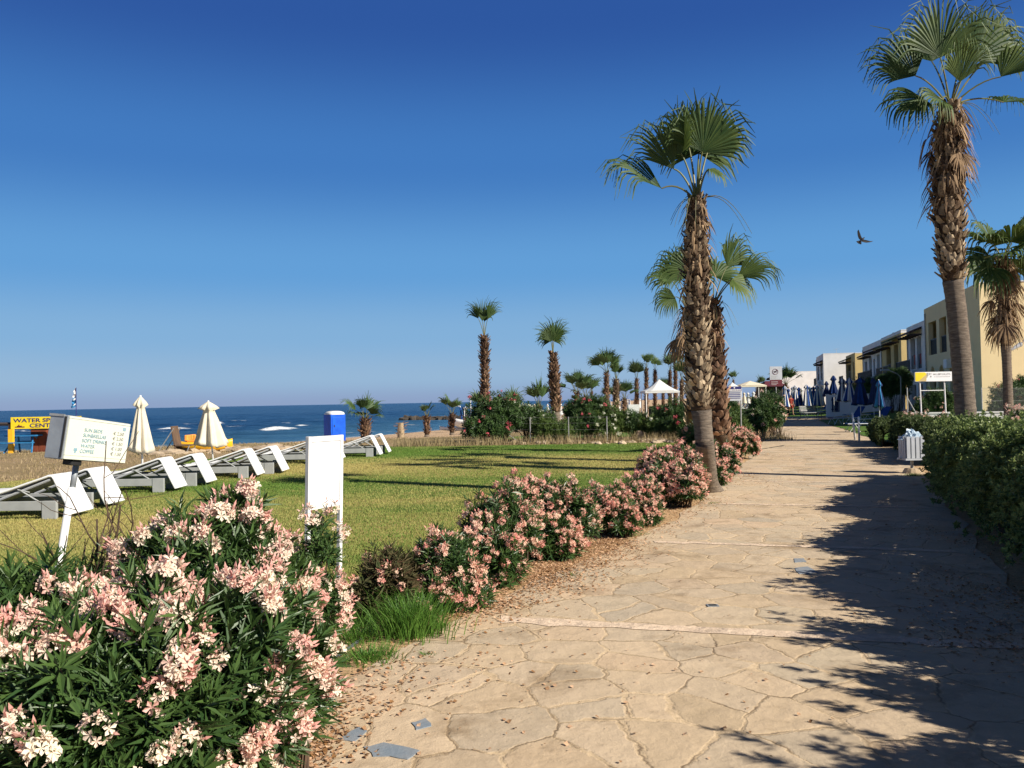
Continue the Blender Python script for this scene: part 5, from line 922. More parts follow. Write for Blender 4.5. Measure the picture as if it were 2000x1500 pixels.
g = G(); g.tube([(b_[0] - .03, Yb + .02, 0), (b_[0] - .03, Yb + .02, zt_)], .02, 8); g.build("post", M['galv'], t)

# ------------------------------------------------------------ left: water sports kiosk, flag, boats, cabin
kb = gnd(60, 884); Yk = min(kb[1], 56.); P0 = at(22, 815, Yk); P1 = at(158, 812, Yk); zg0 = float(zg(P0[0], Yk)); t = thing("kiosk", (P0[0], Yk, zg0), "open beach kiosk with dark posts under a yellow water sports board", "kiosk")
hh = P0[2] - at(22, 838, Yk)[2]; g = G(); g.box((P0[0], Yk - .04, P0[2] - hh), (P1[0], Yk + .04, P0[2])); g.build("sign_board", M['yellow'], t)
sb = [c for c in bpy.data.objects if c.parent == t][0]
def fl(x, y, z, loc): return Matrix(((1, 0, 0, x - loc[0]), (0, 0, -1, y - loc[1]), (0, 1, 0, z - loc[2]), (0, 0, 0, 1)))
WB = P1[0] - P0[0]; roof_text("WATER SPORTS", hh * .46, M['navy_ink'], t, fl(P0[0] + .04 * WB, Yk - .045, P0[2] - hh * .44, t.location), ext=.004, sx=1.45, bold=.003); roof_text("CENTRE", hh * .46, M['navy_ink'], t, fl(P0[0] + .27 * WB, Yk - .045, P0[2] - hh * .88, t.location), ext=.004, sx=1.45, bold=.003)
g = G(); bx = P0[0] + .06 * WB; bz = P0[2] - hh * .88; g.box((bx, Yk - .045, bz), (bx + .14 * WB, Yk - .041, bz + hh * .08)); g.box((bx + .03 * WB, Yk - .045, bz + hh * .081), (bx + .10 * WB, Yk - .041, bz + hh * .15)); g.box((bx + .05 * WB, Yk - .045, bz + hh * .151), (bx + .065 * WB, Yk - .041, bz + hh * .24)); g.build("boat_emblem", M['maroon'], t)
for px, yy in ((18, .1), (50, 2.6), (150, .1), (155, 2.6)): q = at(px, 850, Yk); g = G(); z_ = float(zg(q[0], Yk + yy)); g.tube([(q[0] + (yy > 1) * -0.0, Yk + yy, z_ - .2), (q[0], Yk + yy, P0[2] - hh * .6)], .085, 8); g.build("post", M['wood'], t)
for a_, b_ in ((at(-40, 829, Yk + .15), at(160, 826, Yk + .15)), (at(50, 829, Yk + 2.6), at(158, 829, Yk + 2.6))): g = G(); g.tube([a_, b_], .08, 6); g.build("beam", M['dark_timber'], t)
q = at(16, 870, Yk - .15); g = G(); g.box((q[0] + .02, Yk - .2, zg0 - .05), (q[0] + .2, Yk - .06, zg0 + .95)); g.build("painted_post_base", M['ykayak'], t)
q = at(82, 870, Yk + .8); z_ = float(zg(q[0], Yk + .8)); t = thing("cabinet", (q[0], Yk + .8, z_), "brown wooden cabinet standing under the yellow board", "cabinet"); g = G(); g.box((-.32, -.25, 0), (.32, .25, .92)); g.build("body", M['redwood'], t, world=False, bevel=.02); g = G(); g.box((-.36, -.28, .921), (.36, .28, .97)); g.build("top", M['dark_timber'], t, world=False); g = G(); g.box((-.28, -.262, .06), (-.02, -.251, .86)); g.box((.02, -.262, .06), (.28, -.251, .86)); g.build("door", M['redwood'], t, world=False)
q = at(50, 872, Yk + .4); z_ = float(zg(q[0], Yk + .4)); t = thing("picnic_table", (q[0], Yk + .4, z_), "blue picnic table under the yellow board", "table")
g = G(); g.box((-.62, -.4, .66), (.62, .4, .71)); g.build("table_top", M['bluewood'], t, world=False)
for s_ in (-1, 1): g = G(); g.box((-.7, s_ * .72 - .12, .40), (.7, s_ * .72 + .12, .44)); g.build("bench_seat", M['bluewood'], t, world=False)
for x in (-.5, .5):
    for s_ in (-1, 1): g = G(); g.tube([(x * .7, s_ * .1, .65), (x * 1.1, s_ * .55, 0)], .035, 4); g.build("leg", M['bluewood'], t, world=False)
# flag
Yf = 46.; q = at(149, 830, Yf); zf = float(zg(q[0], Yf)); t = thing("flag_pole", (q[0], Yf, zf), "blue and white pennant hanging from a thin dark pole behind the price sign", "flag"); tz = at(149, 757, Yf)[2]
g = G(); g.tube([(q[0], Yf, zf - .1), (q[0], Yf, tz)], .022, 6); g.build("pole", M['navy_ink'], t); fl0 = at(147, 760, Yf)
g = G(); n = 12; V = []; 
for k in range(n): s_ = k / (n - 1); z = tz - .03 - s_ * 1.05; w_ = .07 + .24 * s_ * (1 - .25 * s_) ; V += [(q[0] - .02, Yf, z + .05), (q[0] - .02 - w_ * .5, Yf + .08 * math.sin(k * 1.7), z - .02), (q[0] - .02 - w_ * (1 + .2 * math.sin(k * 2.1)), Yf + .05 * math.cos(k * 2), z - .06)]
V = np.array(V); i = np.arange(n - 1)[:, None] * 3; j = np.arange(2)[None, :]; F_ = np.stack([i + j, i + j + 1, i + j + 4, i + j + 3], -1).reshape(-1, 4); wh = (F_[:, 0] // 3) < 5; wh |= (F_[:, 0] % 3 == 0) & ((F_[:, 0] // 3) % 3 == 0)
g.add(V, F_[wh], mi=0); g.add(V, F_[~wh], mi=1); o = g.build("cloth", [M['white_cloth'], M['sky_cloth']], t); o.modifiers.new("t", 'SOLIDIFY').thickness = .01
# yellow kayaks and reclining chair
q = gnd(392, 882); Yy = q[1]; zy = q[2]; sc_k = 1
def hull(g, c, L, W, H, up=.12, rot=0, mi=0):
    n = 15; m = 9; t_ = np.linspace(-1, 1, n); V = []; cr, sr = math.cos(rot), math.sin(rot)
    for s_ in t_:
        w_ = W / 2 * (1 - abs(s_) ** 2.6) ** .6 + .004; zc = up * abs(s_) ** 3
        for k in range(m): a = math.pi * k / (m - 1); x, y, z = s_ * L / 2, -w_ * math.cos(a), H - (H * math.sin(a)) + zc; V.append((c[0] + x * cr - y * sr, c[1] + x * sr + y * cr, c[2] + z))
    i = np.arange(n - 1)[:, None] * m; j = np.arange(m - 1)[None, :]; F1 = np.stack([i + j, i + m + j, i + m + j + 1, i + j + 1], -1).reshape(-1, 4); ii = np.arange(n - 1) * m; F2 = np.stack([ii, ii + m - 1, ii + 2 * m - 1, ii + m], -1); g.add(V, np.concatenate([F1, F2]), mi=mi)
kL = (440 - 346) / F * Yy; cx = at(393, 880, Yy)[0]; t = thing("pedal_boat", (cx, Yy + .4, zy), "yellow plastic pedal boat with orange seats lying on the bank", "boat")
for s_ in (-.42, .42): g = G(); hull(g, (0, s_, 0), kL, .5, .34, .10); g.build("hull", M['ykayak'], t, world=False, smooth=True)
g = G(); g.box((-kL * .34, -.5, .26), (kL * .22, .5, .36)); g.build("deck", M['ykayak'], t, world=False, bevel=.03)
for x in (-kL * .30, -kL * .12):
    for s_ in (-.25, .25): g = G(); g.box((x, s_ - .18, .36), (x + .4, s_ + .18, .46)); g.box((x - .08, s_ - .18, .40), (x + .04, s_ + .18, .62)); g.build("seat", M['orange'], t, world=False, bevel=.03)
q = gnd(340, 885); Yc = q[1]; t = thing("reclining_chair", (at(338, 880, Yc)[0], Yc, q[2]), "brown folding beach chair with upright back left of the pedal boat", "chair"); g = G(); tt_ = at(328, 833, Yc); loc = np.array(t.location); d_ = tt_ - loc
g.box((-.02, -.3, 0), (.02, .3, np.linalg.norm(d_) * .98), Matrix.Rotation(math.atan2(d_[0], d_[2]), 3, 'Y'), org=(.22, 0, .03)); g.build("backrest", M['wood'], t, world=False); g = G(); g.box((.1, -.3, .26), (.75, .3, .30)); g.build("seat", M['wood'], t, world=False)
for s_ in (-1, 1): g = G(); g.tube([(.15, s_ * .3, .9), (-.45, s_ * .3, 0)], .02, 5); g.build("leg", M['galv'], t, world=False)
for s_ in (-1, 1): g = G(); g.tube([(.7, s_ * .3, .28), (.6, s_ * .3, 0)], .02, 5); g.build("leg", M['galv'], t, world=False)
# blue cabin toilet
Yt = 47.; q = at(654, 860, Yt); zt0 = float(zg(q[0], Yt)); t = thing("portable_toilet", (q[0], Yt, zt0), "bright blue portable toilet with white domed roof behind the menu board", "toilet", rz=R_(38)); hh = at(654, 804, Yt)[2] - zt0; s_ = .45
g = G(); g.box((-s_, -s_, 0), (s_, s_, hh - .16)); g.build("body", M['blue'], t, world=False, bevel=.02)
g = G(); g.box((-s_ * .8, -s_ - .02, .08), (s_ * .8, -s_ - .003, hh - .3)); d = g.build("door", M['blue'], t, world=False, bevel=.008); 
g = G(); g.box((-s_ * .6, -s_ - .04, hh * .5), (-s_ * .5, -s_ - .021, hh * .5 + .12)); hd = g.build("handle", M['black'], d, world=False)
V = []
for (sc2, z) in ((1.06, hh - .159), (1.07, hh - .09), (.93, hh - .02), (.6, hh + .03), (.2, hh + .045)):
    for k in range(16): a = (k + .5) * math.pi / 8; m_ = max(abs(math.cos(a)), abs(math.sin(a))) ** .8; V.append((s_ * sc2 * math.cos(a) / m_, s_ * sc2 * math.sin(a) / m_, z))
g = G(); i = np.arange(4)[:, None] * 16; j = np.arange(16)[None, :]; j2 = (j + 1) % 16; g.add(V, [np.stack([i + j, i + j2, i + 16 + j2, i + 16 + j], -1).reshape(-1, 4)]); g.build("roof", M['white_paint'], t, world=False, smooth=True)
for z in (.5, 1.0): g = G(); g.box((s_ + .001, -s_ * .8, z), (s_ + .015, s_ * .8, z + .03)); g.build("rib", M['blue'], t, world=False)

# white boat with canopy, sailboards (seen right of the small palms)
Yw = 78.; def_z = lambda px, Y: float(zg(at(px, 800, Y)[0], Y))
q = at(925, 830, Yw); z0 = def_z(925, Yw); t = thing("canopy_boat", (q[0], Yw, z0), "white motor boat with a canopy on posts drawn up on the beach", "boat"); g = G(); hull(g, (0, 0, .25), 4.2, 1.7, .75, .35); g.build("hull", M['white_paint'], t, world=False, smooth=True)
g = G(); g.box((-.9, -.7, 2.05), (1.1, .7, 2.14)); g.build("canopy", M['white_cloth'], t, world=False, bevel=.03)
for x in (-.8, 1.0):
    for y in (-.6, .6): g = G(); g.tube([(x, y, .9), (x, y, 2.05)], .035, 5); g.build("post", M['white_paint'], t, world=False)
g = G(); g.box((-.6, -.4, 1.0), (.3, .4, 1.35)); g.build("console", M['sign_grey'], t, world=False)
q = at(897, 834, Yw); z0 = def_z(897, Yw); t = thing("sailboard_rack", (q[0], Yw, z0), "white rack with blue and white boards leaning beside the boat", "rack"); g = G(); g.tube([(-.6, 0, 2.35), (.1, 0, 2.35), (.55, 0, .1)], .05, 5); g.tube([(-.6, 0, .2), (1.1, 0, .2)], .04, 5); g.tube([(1.1, 0, 0), (1.1, 0, 3.1)], .04, 5); g.build("frame", M['white_paint'], t, world=False)
for k, (x, mm) in enumerate(((.35, 'blue_cloth'), (.6, 'navy_cloth'), (.85, 'white_cloth'))): g = G(); g.box((x, -.15, .15), (x + .16, -.05, 2.2), Matrix.Rotation(-.14, 3, 'Y')); g.build("board", M[mm], t, world=False, bevel=.03)
g = G(); hull(g, (-.2, .8, .05), 3.4, .8, .35); g.build("dinghy_hull", M['white_paint'], t, world=False, smooth=True)
# breakwater
a_ = at(785, 815, 150); b_ = at(905, 815, 150); r = np.random.default_rng(12); g = G()
for k in range(90):
    x = a_[0] + (b_[0] + 3 - a_[0]) * k / 89; c = np.array([x, 150 + r.normal() * .9, SEA + .05 + .25 * r.random()]); s_ = .35 + .5 * r.random(); v = nrm(r.normal(size=(14, 3))) * s_ * [1, 1, .7]; 
    bm_ = nrm(np.array([(x_, y_, z_) for x_ in (-1, 1) for y_ in (-1, 1) for z_ in (-1, 1)], float) + r.normal(size=(8, 3)) * .35) * s_; g.add(bm_ + c, np.array([(0, 1, 3, 2), (4, 6, 7, 5), (0, 4, 5, 1), (2, 3, 7, 6), (0, 2, 6, 4), (1, 5, 7, 3)]))
tag(g.build("breakwater", M['wetrock']), "low dark rock breakwater in the sea behind the stumpy palm", "breakwater")
# rocks along the bank and the lawn edge
def rockmesh(seed, m='rock'):
    r = np.random.default_rng(seed); g = G(); g.lathe([(.01, 1), (.5, .9), (.9, .55), (1, .1), (.9, -.2)], 9); v = g.v[0]; v += r.normal(size=v.shape) * .13; return g
rr0 = []; r = np.random.default_rng(77)
RB_ = [(905 + k * 9.4 + r.normal() * 3, 866 - .002 * k + r.normal() * 1.6, .07 + .10 * r.random() ** 2) for k in range(44)] + [(1252 + 2 * k, 862 + r.normal() * 1, .10 + .05 * r.random()) for k in range(24)]
for k, (px, py, s_) in enumerate(RB_):
    p = gnd(px, py)
    if k < 5: o = rockmesh(k).build("border_rock", M['rock'], smooth=False); tag(o, "one of the pale rubble stones edging the far side of the lawn", "rock", "rubble stones edging the far side of the lawn"); rr0.append(o)
    else: o = rr0[k % 5].copy(); sc.collection.objects.link(o)
    o.location = (p[0], p[1], p[2]); o.scale = (s_ * 1.3, s_, s_ * .8); o.rotation_euler[2] = r.random() * 6
for k in range(26):
    px = 285 + k * 11 + r.normal() * 4; p = gnd(px, 889 - (px - 285) * .05 + r.normal() * 2.5); o = rr0[k % 5].copy(); sc.collection.objects.link(o); o['label'] = "one of the sandstone lumps along the top of the beach bank"; o['group'] = "sandstone lumps on the beach bank"; o.name = "bank_rock"; s_ = .12 + .22 * r.random(); o.location = p; o.scale = (s_ * 1.6, s_, s_ * .5); o.rotation_euler[2] = r.random() * 6
p0 = gnd(1250, 860); p1 = gnd(1330, 860); g = G()
for k in range(120):
    x = p0[0] + (p1[0] - p0[0]) * r.random(); c = np.array([x, p0[1] + .5 + r.random() * .35, .08 + .26 * r.random()]); bm_ = nrm(np.array([(x_, y_, z_) for x_ in (-1, 1) for y_ in (-1, 1) for z_ in (-1, 1)], float) + r.normal(size=(8, 3)) * .3) * (.10 + .05 * r.random()) * [1.3, 1, .8]; g.add(bm_ + c, np.array([(0, 1, 3, 2), (4, 6, 7, 5), (0, 4, 5, 1), (2, 3, 7, 6), (0, 2, 6, 4), (1, 5, 7, 3)]))
tag(g.build("dry_stone_wall", M['rock']), "low dry stone wall of rubble at the far right of the lawn", "wall")
# wire fence before the oleander hedge
pa = gnd(961, 864); t = thing("wire_fence", (pa[0], pa[1], pa[2]), "wire fence on thin grey posts along the far side of the lawn", "fence"); pxs = [961, 1036, 1111, 1186]; tops = []
for k, px in enumerate(pxs): b_ = gnd(px, 864); tp_ = b_ + [0, 0, 1.0]; tops.append(tp_); g = G(); g.tube([b_ - [0, 0, .05], tp_], .022, 6); g.build("post", M['galv'], t)
g = G(); g.tube([tops[0] - [0, 0, .25], gnd(1015, 864)], .025, 6); g.build("brace", M['galv'], t)
g = G()
for h in (.02, .25, .5, .75): g.tube([q - [0, 0, h] for q in tops], .0028, 4, cap=False)
x0 = tops[0][0]; x1 = tops[-1][0]
for k in range(0): s_ = k / 149; q = tops[0] * (1 - s_) + tops[-1] * s_; g.tube([q - [0, 0, .02], q - [0, 0, .98]], .0022, 3, cap=False)
g.build("wire_mesh", M['galv'], t)
# drain cover, hose, slate slabs
for (px, py, w1, w2, lab) in ((1392, 1187, .045, .035, "small dark square drain plate set in the path"),):
    p = gnd(px, py); t = thing("drain_plate", (p[0], p[1], .012), lab, "drain"); g = G(); g.box((-w1, -w2, 0), (w1, w2, .007)); g.build("plate", M['alu'], t, world=False); g = G()
    for k in range(4): g.box((-w1 * .7, -w2 * .7 + k * w2 * .4, .0072), (w1 * .7, -w2 * .7 + k * w2 * .4 + .006, .0085))
    g.build("slots", M['black'], t, world=False)
for k, (pts_, lab) in enumerate((([(660, 1455), (700, 1432), (724, 1440), (690, 1460)], "blue grey slate slab in the path, the smaller one near the blossom litter"), ([(705, 1473), (750, 1462), (825, 1475), (800, 1494), (735, 1490)], "blue grey slate slab in the path, the larger one at the lower edge"), ([(802, 1418), (832, 1413), (845, 1428), (812, 1433)], "pale small slate slab in the path above the larger slab"), ([(1548, 1112), (1580, 1110), (1600, 1122), (1560, 1126)], "grey slate slab in the path at the edge of the hedge shadow"), ([(1550, 1095), (1572, 1094), (1576, 1101), (1552, 1102)], "narrow dark slate slab in the path at the edge of the hedge shadow"))):
    q = np.array([gnd(*p) for p in pts_]); c = q.mean(0); q = c + (q - c) * .95; n = len(q); r_ = np.random.default_rng(k); Q = []
    for a0, b0 in zip(q, np.roll(q, -1, 0)): Q += [a0 + (b0 - a0) * s_ + np.array([*(r_.normal(size=2) * .006), 0]) for s_ in (0, .33, .66)]
    Q = np.array(Q); Q[:, 2] = .0165; lo = Q.copy(); lo[:, 2] = .004; n = len(Q); g = G(); cc = Q.mean(0); V = np.concatenate([Q, lo, cc[None]]); j = np.arange(n); f1 = np.stack([j, (j + 1) % n, np.full(n, 2 * n)], -1); f2 = np.stack([j, n + j, n + (j + 1) % n, (j + 1) % n], -1); g.add(V, [f1, f2]); tag(g.build("slate_slab", M['slate']), lab, "paving slab")
g = G(); g.tube([gnd(600, 1310) + [0, 0, .02], gnd(660, 1290) + [0, 0, .03], gnd(700, 1258) + [0, 0, .02], gnd(722, 1238) + [0, 0, .02], gnd(735, 1215)], .012, 8); tag(g.build("garden_hose", M['hose'], smooth=True), "grey irrigation hose emerging from the grass beside the path", "hose")
# ------------------------------------------------------------ row of houses on the right
UV = nrm(np.array([.272, .962, 0])); VV = nrm(np.array([.99, -.14, 0])); RH = np.stack([UV, VV, [0, 0, 1.0]], -1)
def house(label, cx, cy, L, D, H, wm, ops, canopy=None, z0=0, parapet=.25, extras=None, slab=None, ckey='tile', group="terraced holiday houses on the right"):
    t = thing("house", (cx, cy, z0), label, "house", group); O = np.array([cx, cy, z0]); W = M[wm]
    us = sorted({0, L} | {o[0] for o in ops} | {o[1] for o in ops}); zs = sorted({0, H} | {o[2] for o in ops} | {o[3] for o in ops}); g = G(); T = .28
    for a, b in zip(us[:-1], us[1:]):
        for c, d in zip(zs[:-1], zs[1:]):
            mu, mz = (a + b) / 2, (c + d) / 2
            if any(o[0] < mu < o[1] and o[2] < mz < o[3] for o in ops): continue
            g.box((a, 0, c), (b, T, d), RH, org=O)
    for o in ops:
        if o[4] == 'arch':
            a, b, c, d = o[:4]; rr = (b - a) / 2; n = 8
            for s_ in (-1, 1):
                for k in range(n):
                    q0 = math.pi / 2 * k / n; q1 = math.pi / 2 * (k + 1) / n; m_ = (a + b) / 2; x0 = m_ + s_ * rr * math.cos(q0); x1 = m_ + s_ * rr * math.cos(q1); zt = d - rr + rr * math.sin(q0); lo, hi = min(x0, x1), max(x0, x1); g.box((lo, .002, max(zt, d - rr)), (hi, T - .002, d), RH, org=O)
    g.box((0, T, 0), (.25, D, H), RH, org=O); g.box((L - .25, T, 0), (L, D, H), RH, org=O); g.box((.25, D - .25, 0), (L - .25, D, H), RH, org=O)
    g.box((.25, 2.0, 0), (L - .25, 2.15, H - .3), RH, org=O); g.build("wall", W, t)
    g = G(); g.box((0, 0, H), (L, .2, H + parapet), RH, org=O); g.box((0, .2, H), (.2, D, H + parapet), RH, org=O); g.box((L - .2, .2, H), (L, D, H + parapet), RH, org=O); g.box((.2, D - .2, H), (L - .2, D, H + parapet), RH, org=O); g.build("parapet", W if slab is None else M[slab], t)
    g = G(); g.box((.2, .2, H - .2), (L - .2, D - .2, H + .02), RH, org=O); g.box((.25, T, H * .44), (L - .25, 2.0, H * .44 + .18), RH, org=O); g.build("floor_slab", W, t)
    g = G()
    for q0, q1, a, b in (((0 - .015), -.003, .0, D),): g.box((q0, a + .01, H + parapet - .07), (q1, b, H + parapet + .005), RH, org=O)
    g.build("coping", M['wallW'], t)
    for o in ops:
        a, b, c, d, ty = o[:5]
        if ty == 'win': f = G(); f.box((a, .16, c), (b, .20, d), RH, org=O); f.build("window", M['glass'], t)
        elif ty == 'solid': pass
        else:
            f = G(); f.box((a + .1, 1.93, c + .02), (b - .1, 1.98, d - .25), RH, org=O); f.build("door", M['glass'], t)
            if ty == 'log':
                f = G(); f.box((a, .10, c + .92), (b, .15, c + .97), RH, org=O); n = max(3, int((b - a) / .14))
                for k in range(n): x = a + (b - a) * (k + .5) / n; f.box((x - .02, .11, c), (x + .02, .14, c + .92), RH, org=O)
                f.build("railing", M['rail'], t)
            if ty == 'towel': f = G(); f.box((a, .10, c), (b, .15, c + 1.0), RH, org=O); f.build("railing", M['rail'], t); f = G(); f.box((a + .2, .05, c + .3), (a + .9, .095, c + 1.02), RH, org=O); f.build("towel", M['redcloth'], t)
    if canopy:
        for (a, b, zc, ov, rise) in canopy:
            ov *= .62
            c = G(); V = []
            for (u, v, z) in ((a, -ov, zc), (b, -ov, zc), (b, .35, zc + rise), (a, .35, zc + rise)): V += [O + UV * u + VV * v + [0, 0, z], O + UV * u + VV * v + [0, 0, z + .16]]
            V = np.array(V); c.add(V[[0, 2, 4, 6, 1, 3, 5, 7]], np.array([(0, 3, 2, 1), (4, 5, 6, 7), (0, 1, 5, 4), (1, 2, 6, 5), (2, 3, 7, 6), (3, 0, 4, 7)])); cp = c.build("canopy_roof", M[ckey], t)
            c = G(); nb = max(2, int((b - a) / .9))
            for k in range(nb + 1):
                u = a + .08 + (b - a - .16) * k / nb; c.box((u - .04, -ov + .06, zc - .14), (u + .04, 0, zc - .005), RH, org=O)
            c.build("rafters", M['dark_timber'], t)
            c = G(); c.box((a, -ov, 2.95), (b, -.003, 3.1), RH, org=O); c.build("balcony_slab", W, t)
            c = G(); c.box((a + .2, -ov + .02, 3.95), (b - .2, -ov + .06, 4.0), RH, org=O); n = max(3, int((b - a) / .16))
            for k in range(n): x = a + .2 + (b - a - .4) * (k + .5) / n; c.box((x - .02, -ov + .025, 3.1), (x + .02, -ov + .055, 3.95), RH, org=O)
            c.build("balcony_railing", M['rail'], t)
    g = G(); g.tube([O + UV * (L - .5) + VV * -.06 + [0, 0, 0], O + UV * (L - .5) + VV * -.06 + [0, 0, H - .1]], .045, 6); g.build("drain_pipe", M['galv'], t)
    g = G(); g.box((L * .45, -.30, H * .5 - .35), (L * .45 + .8, -.003, H * .5 + .15), RH, org=O); g.build("air_conditioner", M['white_paint'], t, bevel=.02)
    g = G(); a0 = O + UV * (L * .7) + VV * 2.5 + [0, 0, H]; g.tube([a0, a0 + [0, 0, 1.3]], .02, 5); g.tube([a0 + [-.4, 0, 1.2], a0 + [.4, 0, 1.25]], .012, 4); g.build("antenna", M['galv'], t)
    if extras: extras(t, O)
    return t
def tank(u, v, z):
    def f(t, O):
        c = O + UV * u + VV * v; g = G(); g.tube([c + [-.5, 0, z + 1.0], c + [.5, 0, z + 1.05]], .28, 10); g.build("water_tank", M['dark_timber'], t, smooth=True); g = G(); g.box((-.4, -.2, 0), (-.32, .2, .75), org=c + [0, 0, z + .02]); g.box((.32, -.2, 0), (.4, .2, .75), org=c + [0, 0, z + .02]); g.build("tank_stand", M['galv'], t)
    return f
D1 = 14
house("large yellow house nearest on the right with a broad sunlit blank side wall", 22.55, 40.3, 13.3, D1, 6.75, 'wallY',
      [(7.2, 9.0, 4.0, 6.0, 'log'), (9.8, 12.1, 4.0, 6.0, 'log'), (7.9, 9.6, 1.2, 3.3, 'arch'), (10.3, 12.1, 1.2, 3.3, 'arch'), (3.0, 6.6, .3, 3.0, 'open'), (2.2, 2.7, 4.6, 5.2, 'win')], parapet=.22)
house("white house with dark tiled balcony roof right beside the large yellow house", 27.6, 56.0, 6.6, 9, 6.3, 'wallW', [(1.2, 2.8, 3.4, 5.6, 'towel'), (3.4, 5.2, 3.4, 5.6, 'towel'), (1.0, 2.6, .1, 2.3, 'open'), (3.4, 5.4, .1, 2.3, 'open')], canopy=[(.9, 6.0, 5.75, 1.3, .45)], extras=tank(3.5, 2.5, 6.5))
house("ochre house with an olive green balcony roof, third from the right", 30.9, 66.5, 10.5, 9, 6.5, 'wallO', [(1.5, 3.5, 3.3, 5.7, 'log'), (5.2, 7.6, 3.3, 5.7, 'log'), (1.5, 3.5, .1, 2.3, 'open'), (5.2, 7.4, .1, 2.3, 'open')], canopy=[(1.0, 4.6, 5.9, 1.3, .45), (5.6, 9.6, 5.7, 1.1, .4)], ckey='green_tile', slab='wallW')
house("white house with two dark balcony roofs, fourth from the right", 34.9, 79.2, 13.5, 9, 6.6, 'wallW', [(1, 3, 3.3, 5.5, 'log'), (4.2, 5.4, 3.6, 5.2, 'win'), (6.5, 8.5, 3.3, 5.5, 'log'), (10, 12, 3.6, 5.2, 'win'), (1.5, 3.5, .1, 2.3, 'open'), (6.5, 8.5, .1, 2.3, 'open')], canopy=[(.6, 5.8, 5.8, 1.5, .5), (7.0, 12.6, 5.6, 1.2, .45)], extras=tank(9, 3, 6.8))
house("ochre house with tiled roof edge before the tall white side wall", 39.9, 97.5, 9.5, 9, 6.3, 'wallO', [(1.0, 2.4, 3.4, 5.6, 'log'), (4.4, 7.8, 3.6, 5.4, 'log'), (3.8, 6.2, .1, 2.5, 'open'), (7.6, 8.8, 3.6, 5.4, 'win')], canopy=[(4.0, 9.2, 5.7, 1.6, .5)], ckey='green_tile')
house("white house showing a tall bright blank side wall", 41.6, 112, 12, 10, 7.0, 'wallW', [(2, 5, 3.8, 5.8, 'log'), (7.5, 10.5, 3.8, 5.8, 'log'), (2.5, 5, .1, 2.4, 'open')], canopy=[(1.0, 5.6, 5.9, 1.5, .5)])
house("nearer of two distant white houses with brown veranda roofs ending the row", 52.0, 165, 12, 9, 6.2, 'wallW', [(1.5, 4.5, 3.4, 5.4, 'log'), (6.5, 10, 3.4, 5.4, 'log')], canopy=[(1, 11, 5.5, 1.8, .4)])
house("farther of two distant white houses with brown veranda roofs ending the row", 56.5, 182, 14, 9, 6.2, 'wallW', [(1.5, 4.5, 3.4, 5.4, 'log'), (7.5, 11, 3.4, 5.4, 'log')], canopy=[(1, 12, 5.5, 1.8, .4)])
# garden walls
def wall_thing(label, a, b, z0, z1, th, m, name="garden_wall"):
    a = np.array(a, float); b = np.array(b, float); c = (a + b) / 2; t = thing(name, (c[0], c[1], 0), label, "wall"); u = nrm(np.array([b[0] - a[0], b[1] - a[1], 0])); v = np.array([-u[1], u[0], 0]); R = np.stack([u, v, [0, 0, 1.0]], -1); Lw = np.hypot(*(b - a)[:2])
    g = G(); g.box((0, 0, z0), (Lw, th, z1), R, org=(a[0], a[1], 0)); g.build("wall", m, t, bevel=.015); g = G(); g.box((-.02, -.02, z1 + .001), (Lw + .02, th + .02, z1 + .05), R, org=(a[0], a[1], 0)); g.build("coping", M['wallW'], t); return t
w0 = at(1775, 812, 31.5); wt = at(1775, 806, 31.5)[2]; wall_thing("low sunlit white garden wall behind the hedge, in front of the yellow house", (w0[0], 31.5), (at(2060, 800, 30.5)[0], 30.5), -.1, wt - .05, .22, M['wallW'])
q0 = at(1613, 770, 63); q1 = at(1768, 770, 61.5); wall_thing("long white garden wall in shade behind the blue loungers", (q0[0], 63), (q1[0], 61.5), -.1, q0[2] - .05, .25, M['wallW'])
t = thing("blue_gate", (q0[0] + .9, 62.8, .4), "small dark blue gate at the left end of the shaded white wall", "gate"); g = G()
for k in range(8): g.box((k * .13 - .55, -.06, 0), (k * .13 - .46, -.01, 1.1)) 
g.box((-.58, -.01, .15), (.55, .03, .24)); g.box((-.58, -.01, .85), (.55, .03, .94)); g.build("slats", M['navy_cloth'], t, world=False)
# chain link fence on the near wall
t = thing("chain_link_fence", (w0[0], 31.7, 0), "thin wire fence on posts standing on the white garden wall", "fence"); tops = []
for px in (1774, 1920, 2020):
    q = at(px, 760, 31.7); tp_ = np.array([q[0], 31.8, at(px, 757, 31.8)[2]]); tops.append(tp_); g = G(); g.tube([(q[0], 31.8, 0), tp_], .024, 6); g.build("post", M['galv'], t)
g = G(); g.tube([tops[0] - [0, 0, .4], tops[0] + [.35, 0, -1.05]], .02, 5); g.build("brace", M['galv'], t)
g = G()
for h in (.02, .5, .95): g.tube([q - [0, 0, h] for q in tops[1:]], .004, 4, cap=False)
for k in range(70): s_ = k / 69; q = tops[1] * (1 - s_) + tops[2] * s_; g.tube([q - [0, 0, .02], q - [0, 0, 1.0]], .002, 3, cap=False)
g.build("wire_mesh", M['galv'], t)
